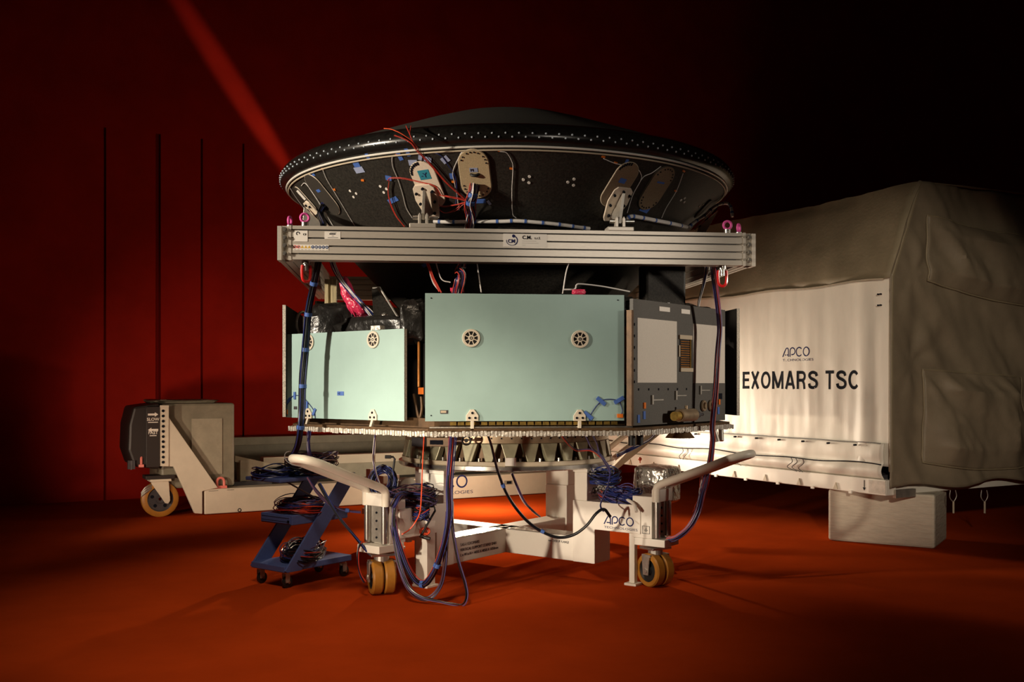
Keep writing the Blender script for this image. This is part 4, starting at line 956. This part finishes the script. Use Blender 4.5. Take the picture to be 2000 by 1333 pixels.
GL = {'E': (.60, [[(.095,0),(.095,1)], [(0,.085),(.57,.085)], [(0,.52),(.52,.52)], [(0,.915),(.57,.915)]]),
      'X': (.68, [[(.09,0),(.59,1)], [(.09,1),(.59,0)]]), 'O': (.76, [arc(.38,.5,.415,0,360,26,.70)]),
      'M': (.86, [[(.095,0),(.095,1)], [(.765,0),(.765,1)], [(.10,.97),(.43,.06)], [(.43,.06),(.76,.97)]]),
      'A': (.74, [[(.08,0),(.37,1)], [(.37,1),(.66,0)], [(.17,.27),(.57,.27)]]),
      'R': (.72, [[(.095,0),(.095,1)], [(.02,.915),(.38,.915)] + arc(.38,.70,.215,85,-90,10,.95) + [(.02,.485)], [(.36,.48),(.46,.42),(.52,.30),(.56,.0)]]),
      'S': (.68, [[(q.x, q.y) for q in catmull([(.58,.70,0),(.52,.85,0),(.34,.915,0),(.17,.86,0),(.11,.73,0),(.20,.60,0),(.38,.52,0),(.54,.42,0),(.59,.28,0),(.52,.14,0),(.33,.085,0),(.15,.14,0),(.09,.31,0)], 5)]]),
      'T': (.64, [[(0,.915),(.62,.915)], [(.31,0),(.31,1)]]), 'C': (.74, [arc(.38,.5,.415,40,320,22,.70)])}
gx = -2.085
for ch in 'EXOMARS TSC':
    if ch == ' ': gx += .075; continue
    wd_, st_ = GL[ch]; mb = MB(MC @ Matrix.Translation((gx, 0, 1.597)) @ Matrix.Diagonal((.208, 1, .20, 1)))
    for p in st_: mb.ribbon(p, .165)
    mb.build('letter', 'ink', box); gx += (wd_ + .105)*.208
logo(MC, -1.43, 1.955, .105, 'ink_blue', box)
for o in set(bpy.data.objects) - n0: drape(o)
# braces from the base frame
mb = MB(); a, b = W(1195,915,10.9), W(1240,885,11.0); mb.hexa([a, W(1205,918,10.9), W(1290,848,11.3), W(1262,846,11.3), a+Vector((0,.2,0)), W(1205,918,10.9)+Vector((0,.2,0)), W(1290,848,11.3)+Vector((0,.2,0)), W(1262,846,11.3)+Vector((0,.2,0))]); mb.build('brace_plate', 'trailer_white', box)
for px in (1862, 1923):
    d = 10.1 if px < 1900 else 10.4
    mb = MB(); mb.tube(catmull([W(px-6,958,d), W(px-7,972,d), W(px,980,d), W(px+6,970,d), W(px+4,958,d)], 5), .005, 5); o = mb.build('strap_loop', 'steel_rough', box, smooth=True)
    mb = MB(); mb.cyl(W(px,980,d), W(px,1003,d), .010, 8); mb.build('toggle', 'seal_tan', o)
mb = MB(); mb.sphere(W(1250,897,10.3), .02, 8, 6); mb.cyl(W(1250,897,10.3), W(1250,905,10.3), .006, 6); mb.build('red_seal', 'ember', box, smooth=True)

blk = MB(); bA, bB, bC = Vector((3.34, 1.42, 0)), Vector((4.23, .86, 0)), Vector((4.62, 1.48, 0)); bD = bA + bC - bB
blk.hexa([bA, bB, bC, bD, bA+Vector((0,0,.543)), bB+Vector((0,0,.543)), bC+Vector((0,0,.543)), bD+Vector((0,0,.543))])
bo = blk.build('support_block', 'foam_block', bevel=.025); tag(bo, 'pale rough block under the near corner of the canvas container', 'block')

# ---------------------------------------------------------------- cables
SPEC = {'white': 'wire_white', 'red': 'wire_red', 'orange': 'wire_orange', 'blue': 'wire_blue', 'violet': 'wire_violet', 'black': 'wire_black', 'brown': 'wire_brown'}
def strands(path, specs, spread, r, parent, rnd, sub=8, n=5, wob=.35):
    P = catmull(path, sub); L = len(P)
    if sum(c for _, c in specs) >= 8: specs = [(c, max(1, round(k*1.7))) for c, k in specs]; r = r*.68
    for col, cnt in specs:
        mb = MB()
        for s in range(cnt):
            a0 = rnd.uniform(0, 6.28); rr = spread*math.sqrt(rnd.uniform(.05, 1)); tw = rnd.uniform(-2.5, 2.5); ph = rnd.uniform(0, 6); q = []
            for i, p in enumerate(P):
                t = i/max(1, L-1); tg = (P[min(i+1, L-1)] - P[max(i-1, 0)])
                if tg.length < 1e-9: tg = Vector((0,0,1))
                tg.normalize(); x = tg.cross(Vector((.2,.9,.1))).normalized(); y = tg.cross(x)
                a = a0 + tw*t; k = rr*(1 + wob*math.sin(9*t+ph)); q.append(p + x*(k*math.cos(a)) + y*(k*math.sin(a)))
            mb.tube(q, r, n)
        mb.build(col + '_wires', SPEC[col], parent, smooth=True)
def bundle(label, pts, specs, spread=.02, r=.0045, seed=1, name='cable_bundle', ties=(), cat='cable', sub=8):
    P = [Vector(p) if len(p) == 3 and isinstance(p, Vector) else W(*p) for p in pts]
    t = thing(name, label, cat, P[-1], None); strands(P, specs, spread, r, t, random.Random(seed), sub)
    Q = catmull(P, 8)
    for f in ties:
        i = int(f*(len(Q)-2)); d = (Q[i+1]-Q[i]).normalized()*.015; mb = MB(); mb.cyl(Q[i]-d, Q[i]+d, spread*1.05+r, 10); mb.build('tape_band', 'tape_blue', t, smooth=True)
    return t
def cp(px, py, lift=.012):
    p = cone_hit(px, py); M = cone_frame(p); return M @ Vector((0, -lift, 0))
def cone_wire(pts, m, label, r=.0032, lift=.008, name='sensor_wire', dots=()):
    mb = MB(); mb.tube(catmull([cp(p[0], p[1], lift) for p in pts], 6), r, 5); o = mb.build(name, m, None, smooth=True)
    return tag(o, label, 'wire')
cone_wire([(976,295),(990,298),(1000,315),(1002,330),(1000,370),(1001,415),(1008,425)], 'wire_white', 'white sensor wire running down the shell right of the tan oval cover')
cone_wire([(1178,309),(1203,319),(1240,327),(1251,340),(1250,352),(1235,380),(1224,415)], 'wire_white', 'white sensor wire curving beside the brown bracket cover on the right')
cone_wire([(1290,324),(1272,337),(1258,343),(1250,352)], 'wire_white', 'short white wire joining from the upper right beside the brown oval cover')
cone_wire([(1333,338),(1320,372),(1300,405),(1291,425)], 'wire_white', 'white sensor wire slanting down right of the brown oval cover')
cone_wire([(914,297),(904,295),(895,310),(885,335),(888,355),(893,380),(897,410)], 'wire_white', 'white sensor wire just left of the tan oval cover')
cone_wire([(775,304),(767,305),(768,325),(778,350),(787,378),(794,405),(806,425)], 'wire_white', 'white sensor wire coming down left of the pale bracket cover')
cone_wire([(632,331),(640,350),(655,375),(675,408),(694,440)], 'wire_white', 'straight white sensor wire right of the dark outlined oval cover')
cone_wire([(604,340),(597,347),(603,362),(618,385),(640,420),(652,440)], 'wire_white', 'white sensor wire running along the left of the outlined oval cover')
cone_wire([(590,362),(597,357),(610,372),(632,405),(650,438)], 'wire_white', 'white sensor wire beside the small leftmost cover')
cone_wire([(568,366),(580,385),(597,408)], 'wire_white', 'short white sensor wire nearest the left edge of the shell')
cone_wire([(830,300),(838,297),(860,302),(878,325),(890,345),(893,375),(890,400)], 'wire_blue', 'blue wire arching over the pale bracket cover')
cone_wire([(829,299),(825,310),(826,325)], 'wire_black', 'short black wire above the pale bracket cover')
def red_run(pts, label, n=3, spread=.010, seed=3, cols=None):
    P = [cp(p[0], p[1], .02) for p in pts]
    return bundle(label, P, cols or [('red', n+1)], spread, .0023, seed, name='wire_bundle')
red_run([(772,262),(790,268),(805,277),(815,290),(830,305),(850,327),(872,353),(895,375),(914,392)], 'red wire bundle slanting from the rim down to the central harness', 3)
mb = MB(); mb.tube(catmull([W(750,251,7.15), W(765,253,7.06), W(785,262,7.02), W(806,277,7.04), W(818,292,7.12)], 6), .003, 5); o = mb.build('red_wire', 'wire_orange', smooth=True); tag(o, 'single red wire crossing the rim, the longer one from the left', 'wire')
mb = MB(); mb.tube(catmull([W(793,246,7.15), W(800,262,7.03), W(807,278,7.04), W(814,288,7.1)], 6), .0035, 5); mb.tube(catmull([W(803,246,7.15), W(801,262,7.03), W(805,275,7.04)], 5), .0035, 5); o = mb.build('red_wire', 'wire_red', smooth=True); tag(o, 'pair of short red wires forking at the top of the rim', 'wire')
red_run([(760,350),(766,345),(790,346),(820,353),(850,361),(862,378)], 'thin red wires crossing the pale bracket cover', 1)
red_run([(763,350),(761,372),(766,395),(777,420),(792,440)], 'red wires looping down left of the pale bracket', 2)
red_run([(860,379),(880,382),(900,386),(914,392)], 'red wires from the pale bracket to the central harness', 3)
red_run([(853,380),(856,395),(870,401),(890,398),(912,393)], 'red wire hanging in a shallow loop below the pale bracket cover', 1)
red_run([(858,405),(870,412),(888,407),(902,397),(914,393)], 'lowest red wire loop beside the pale bracket', 1, seed=5)
# central harness coming out of the tan cover
bundle('thick blue and black harness from the tan oval cover down behind the front beam', [cp(927,357,.02), cp(926,368,.07), cp(921,385,.08), cp(921,398,.07), cp(922,412,.05), cp(921,428,.04), cp(918,445,.03), cp(912,470,.05), cp(905,512,.10), (W(900,540,7.35)), (W(893,575,7.38))],
       [('blue', 5), ('black', 5), ('red', 5), ('white', 6), ('violet', 3), ('brown', 4)], .032, .0055, 4, ties=(.12, .2))
bundle('black and blue cable bundle hanging down the left past the teal panel', [cp(637,397,.02), cp(636,410,.06), W(632,440,7.62), W(628,475,7.62), W(622,510,7.62), W(612,560,7.7), W(604,600,7.75), W(600,640,7.78), W(596,690,7.80), W(592,740,7.8), W(590,800,7.8), W(587,835,7.78), W(580,872,7.85), W(566,897,8.02)],
       [('black', 12), ('blue', 4), ('violet', 1)], .022, .0075, 6, ties=(.38, .5, .62, .72, .86))
bundle('long red and blue cable bundle hanging down the right in front of the grey panel', [W(1393,508,7.75), W(1396,545,7.85), W(1402,590,7.95), W(1406,640,8.0), W(1402,690,8.0), W(1398,750,8.0), W(1393,800,8.0), W(1390,835,8.0), W(1391,860,8.0), W(1387,900,8.0), W(1378,940,8.0), W(1371,965,8.0), W(1362,1000,8.0), W(1345,1030,8.0), W(1320,1050,8.02), W(1302,1054,8.05)],
       [('red', 6), ('blue', 3), ('violet', 3), ('brown', 3)], .022, .0042, 8)
bundle('white and blue cable pair dropping behind the right side beam', [W(1381,510,8.2), W(1378,535,8.25), W(1372,565,8.4), W(1366,588,8.5), W(1363,606,8.55), W(1362,630,8.58)], [('white', 4), ('blue', 1)], .014, .006, 9)
bundle('main black blue and red cable trunk hanging in front of the white post', [W(885,822,7.42), W(884,850,7.40), W(880,900,7.42), W(876,950,7.42), W(877,1000,7.42), W(872,1040,7.42), W(862,1080,7.42), W(848,1118,7.45), W(830,1141,7.5), W(812,1135,7.55), W(795,1108,7.6), W(780,1068,7.65), W(770,1030,7.75), W(768,1000,7.85), W(772,984,7.72), W(784,968,7.82), W(802,962,8.0)],
       [('blue', 6), ('black', 9), ('brown', 6), ('red', 3), ('violet', 3)], .023, .0046, 10, ties=(.42, .52))
bundle('violet and brown cable loop hanging lower, beside the left castor', [W(875,1000,7.45), W(871,1060,7.45), W(868,1110,7.45), W(860,1145,7.48), W(840,1168,7.5), W(818,1166,7.5), W(796,1144,7.52), W(780,1100,7.6), W(771,1050,7.7), W(768,1010,7.82), W(772,986,7.74), W(786,969,7.85), W(800,963,8.0)], [('violet', 3), ('brown', 4), ('black', 4)], .015, .0040, 11)
bundle('thin black cable loop lying lowest on the floor in front of the stand', [W(880,990,7.46), W(886,1040,7.46), W(896,1095,7.46), W(909,1140,7.45), W(912,1165,7.43), W(904,1182,7.42), W(885,1181,7.42), W(860,1176,7.44), W(825,1168,7.46), W(796,1146,7.5), W(777,1095,7.6), W(768,1040,7.72), W(770,990,7.74), W(782,970,7.85), W(798,964,8.0)], [('black', 3), ('violet', 1)], .010, .0045, 12)
bundle('dark cable pair hanging in a wide loop from platform to right arm', [W(952,848,7.42), W(960,872,7.5), (W(972,920,7.65)), W(990,965,7.75), W(1015,1002,7.8), W(1045,1030,7.85), W(1085,1049,7.85), W(1118,1046,7.85), W(1145,1028,7.85), W(1165,1003,7.88), W(1180,995,7.9), W(1193,1010,7.95)], [('black', 4), ('white', 1)], .010, .0055, 13, ties=(.25, .5))
bundle('pale blue cable pair dropping behind the stand centre', [W(1000,925,8.15), W(1010,950,8.2), W(1025,980,8.3), W(1040,996,8.4), W(1054,1008,8.5)], [('violet', 3), ('black', 2), ('white', 1)], .010, .006, 14)
bundle('blue and violet wires from the platform edge to the black coil', [W(1128,842,7.5), W(1142,850,7.55), W(1155,875,7.7), W(1172,890,7.85), W(1182,905,7.95), W(1192,925,8.05)], [('violet', 3), ('blue', 2)], .010, .0035, 15)
bundle('red and violet wires swinging under the platform', [W(1062,838,7.5), W(1088,838,7.5), W(1105,860,7.6), W(1125,879,7.75), W(1155,881,7.85), W(1180,900,7.95)], [('red', 2), ('violet', 2)], .010, .0035, 16)
bundle('blue wires falling past the clip on the right panel edge', [W(1152,825,7.4), W(1158,850,7.5), W(1166,868,7.65), W(1172,890,7.8), W(1190,915,7.95), W(1186,950,8.0), W(1172,985,8.02), W(1178,1000,7.95)], [('violet', 2), ('blue', 1)], .008, .0035, 17)
bundle('blue cable pair leaning on the white brace', [W(1283,842,9.2), W(1270,858,9.1), W(1245,872,9.0), W(1222,882,8.9), W(1205,890,8.8)], [('blue', 3), ('black', 2), ('white', 1)], .012, .005, 18)
bundle('white and violet wires below the left clip of the left panel', [W(606,842,7.95), W(603,860,7.98), W(604,885,8.0), W(606,905,8.05)], [('violet', 4), ('white', 3), ('blue', 3)], .016, .004, 19)
bundle('white wire pair falling from the right clip of the left panel', [W(733,845,7.55), W(731,870,7.65), W(730,900,7.8), W(735,925,7.9), W(742,945,8.0), W(751,960,8.1)], [('white', 2), ('violet', 2), ('blue', 1)], .008, .004, 20)
bundle('thin red wires hanging beside the white post', [W(829,848,7.6), W(827,880,7.65), W(825,920,7.7), W(824,960,7.75), W(821,1000,7.8), W(812,1020,7.85), W(800,1035,7.85), W(785,1045,7.85)], [('orange', 2), ('red', 1)], .005, .0035, 21)
bundle('red and blue cables running from trolley to left castor column', [W(600,933,7.9), W(618,960,7.9), W(645,985,7.9), W(670,996,7.9), W(705,1000,7.92)], [('red', 1), ('brown', 3), ('violet', 2), ('blue', 2)], .012, .0045, 22, ties=(.86,))
bundle('dark blue cables slanting from trolley down to the left castor fork', [W(623,945,7.9), W(640,975,7.88), W(665,1015,7.85), W(690,1045,7.8), W(705,1062,7.75), W(718,1078,7.75)], [('blue', 2), ('black', 3), ('violet', 1)], .009, .005, 23)
bundle('red and blue cable loop beside the left castor wheel', [W(708,1058,7.74), W(700,1075,7.72), W(699,1100,7.7), W(704,1122,7.7), W(713,1138,7.7)], [('blue', 1), ('red', 1), ('black', 2)], .007, .0045, 24)
bundle('pink wires hanging under the right handle', [W(1375,930,8.1), W(1372,965,8.1), W(1366,990,8.08), W(1360,1004,8.06)], [('red', 4), ('white', 3), ('violet', 2)], .03, .003, 25)
# harness with blue bands along the lower shell
def harness(pts, label, r=.016, nb=7, lift=.04):
    P = [cp(p[0], p[1], lift) for p in pts]; t = thing('banded_harness', label, 'cable', P[0])
    mb = MB(); Q = catmull(P, 10); mb.tube(Q, r, 8); mb.build('sleeve', 'wire_white', t, smooth=True)
    for k in range(nb):
        i = int((k+.6)/nb*(len(Q)-2)); d = (Q[i+1]-Q[i]).normalized()*.009; mb = MB(); mb.cyl(Q[i]-d, Q[i]+d, r*1.12, 10); mb.build('band', 'tape_blue', t, smooth=True)
harness([(850,427),(880,428),(930,427),(980,427),(1010,426),(1050,429),(1090,433),(1125,438),(1148,441)], 'white harness with blue bands along the middle of the shell above the beam', .014, 10)
harness([(1222,427),(1222,420),(1230,417),(1250,420),(1280,426),(1310,432),(1335,438)], 'white harness with blue bands right of the steel bracket', .016, 7)
harness([(1338,438),(1350,428),(1370,415),(1385,401),(1400,393),(1415,392),(1422,402),(1424,418)], 'white harness with blue bands looping over the right corner bracket', .014, 9)
for k, pts in enumerate((((833,510,7.5),(845,550,7.5),(855,565,7.48)), ((850,510,7.52),(862,545,7.5),(880,552,7.5)), ((931,510,7.5),(936,545,7.48),(940,572,7.46)), ((1112,510,7.5),(1105,535,7.48),(1099,574,7.46)))):
    mb = MB(); mb.tube(catmull([W(*p) for p in pts], 6), .005, 5); o = mb.build('hanging_wire', 'wire_white', smooth=True)
    tag(o, ('leftmost thin white wire below the beam above the centre panel', 'bent white wire left of the central harness below the beam', 'thin white wire right of the central harness below the beam', 'thin white wire above the right half of the centre panel')[k], 'wire')
mb = MB(); mb.tube(catmull([W(1099,566,7.5), W(1122,565,7.5), W(1126,557,7.5), W(1135,555,7.52), W(1178,560,7.6), W(1230,570,7.65)], 6), .006, 5); o = mb.build('hanging_wire', 'wire_white', smooth=True); tag(o, 'white wire curving over the top edge of the centre panel', 'wire')
mb = MB(); mb.tube([W(831,508,7.48), W(845,545,7.48), W(858,570,7.46)], .006, 5); mb.tube([W(834,508,7.48), W(848,545,7.48), W(862,572,7.46)], .006, 5); o = mb.build('hanging_wire', 'wire_red', smooth=True); tag(o, 'pair of red wires slanting to the top left of the centre panel', 'wire')
t = lump('wrapped_connector', W(683,580,8.15), (.05,.045,.15), 'bubble_red', 21, parent=None, amp=.25, e=.8, tilt=R(-22)); tag(t, 'connector in red bubble wrap, upper of the two beside the left beam', 'connector'); 
t = lump('wrapped_connector', W(705,603,8.05), (.12,.045,.045), 'bubble_red', 22, parent=None, amp=.3, e=.8, tilt=R(38)); tag(t, 'connector in red bubble wrap, lower one touching the corner bracket', 'connector')
bundle('white and blue cables along the inside of the left side beam', [W(648,505,8.0), W(655,525,8.05), W(668,550,8.1), W(685,570,8.1), W(705,592,8.0), W(722,610,7.95), W(738,632,7.95)], [('white', 4), ('blue', 4), ('violet', 2)], .02, .006, 26)
for px, py, k in ((893,567,0), (1130,571,1)):
    t = lump('red_bag', W(px,py,7.46), (.05,.03,.02), 'bubble_red', 30+k, parent=None); tag(t, ('red wrapped plug peeping over the centre panel under the harness', 'red wrapped plug peeping over the centre panel on the right')[k], 'connector')

def coil(label, c, rx, ry, h, specs, seed, tilt=(0,0,0), r=.0044, tails=0, name='cable_coil'):
    rnd = random.Random(seed); t = thing(name, label, 'cable', c)
    T = Matrix.Translation(c) @ Matrix.Rotation(tilt[2],4,'Z') @ Matrix.Rotation(tilt[1],4,'Y') @ Matrix.Rotation(tilt[0],4,'X')
    for col, cnt in specs:
        mb = MB(T)
        for s in range(int(cnt*1.6)):
            k = rnd.uniform(.66, 1.05); zz = rnd.uniform(.1, 1)*h; ph = rnd.uniform(0, 6.28); dx, dy = rnd.uniform(-.08,.08)*rx, rnd.uniform(-.08,.08)*ry; tl = rnd.uniform(-.15,.15)
            q = []
            for i in range(22):
                a = 2*math.pi*i/22; w_ = 1 + .05*math.sin(3*a+ph)
                q.append((dx + rx*k*w_*math.cos(a), dy + ry*k*w_*math.sin(a), max(r, zz + h*.25*math.sin(a*2+ph) + tl*rx*math.cos(a+ph))))
            mb.tube(q, r, 5, closed=True)
        mb.build(col + '_wires', SPEC[col], t, smooth=True)
    return t
cz = lambda x, y, z: CM @ Vector((x, y, z))
coil('dark coil of cables heaped on the upper shelf of the trolley', cz(.25, .43, .892), .21, .28, .15, [('black', 12), ('brown', 9), ('violet', 7), ('blue', 5), ('white', 2)], 31)
coil('blue and black coil at the front of the upper shelf, under the handle', cz(.17, .10, .892), .17, .15, .06, [('blue', 9), ('black', 8), ('white', 2)], 32)
coil('red and violet coil of cables on the middle shelf of the trolley', cz(.21, .36, .585), .20, .27, .08, [('red', 8), ('violet', 8), ('brown', 7), ('blue', 5), ('orange', 3)], 33)
coil('bright orange-red wire coil at the edge of the middle shelf', cz(.33, .25, .585), .085, .085, .06, [('orange', 16)], 34, r=.005)
coil('dark blue and pink coil of cables on the lower shelf of the trolley', cz(.21, .38, .185), .17, .32, .11, [('black', 12), ('blue', 10), ('violet', 6), ('brown', 6), ('red', 2), ('white', 1)], 35)
coil('dark brown cable coil lying on the left arm of the stand', AM[1] @ Vector((1.26, .02, .668)), .22, .15, .12, [('black', 14), ('brown', 10), ('violet', 4), ('blue', 4)], 36, (0,0,R(-20)))
coil('blue cable coil hanging over the left arm beside the crank', W(752, 944, 8.22), .12, .13, .06, [('blue', 16), ('black', 6), ('violet', 3)], 37, (R(75), 0, R(-25)))
coil('blue cable coil with white tie on the right arm of the stand', AM[0] @ Vector((1.27, -.02, .668)), .17, .13, .10, [('blue', 18), ('violet', 5), ('black', 3)], 38, (0,0,R(-37)))
coil('pink and red wire coil beside the blue coil on the right arm', AM[0] @ Vector((1.14, .04, .668)), .13, .10, .07, [('red', 9), ('violet', 5), ('white', 3), ('brown', 3)], 39, (0,0,R(-37)))
coil('black and blue cable coil hung on top of the right post', AM[0] @ Vector((1.06, .02, .82)), .14, .08, .09, [('black', 10), ('blue', 10)], 40, (R(20),0,R(-10)))
coil('dark blue loops of cable hanging under the brown coil on the left arm', AM[1] @ Vector((1.30,.13,.56)), .12, .05, .10, [('blue', 8), ('black', 7), ('red', 4)], 41, (0,0,R(-35)))
coil('thin orange wire curls below the dark coil on the left arm', AM[1] @ Vector((1.26,.18,.47)), .04, .03, .05, [('orange', 3)], 42, (R(70),0,0), r=.0035)
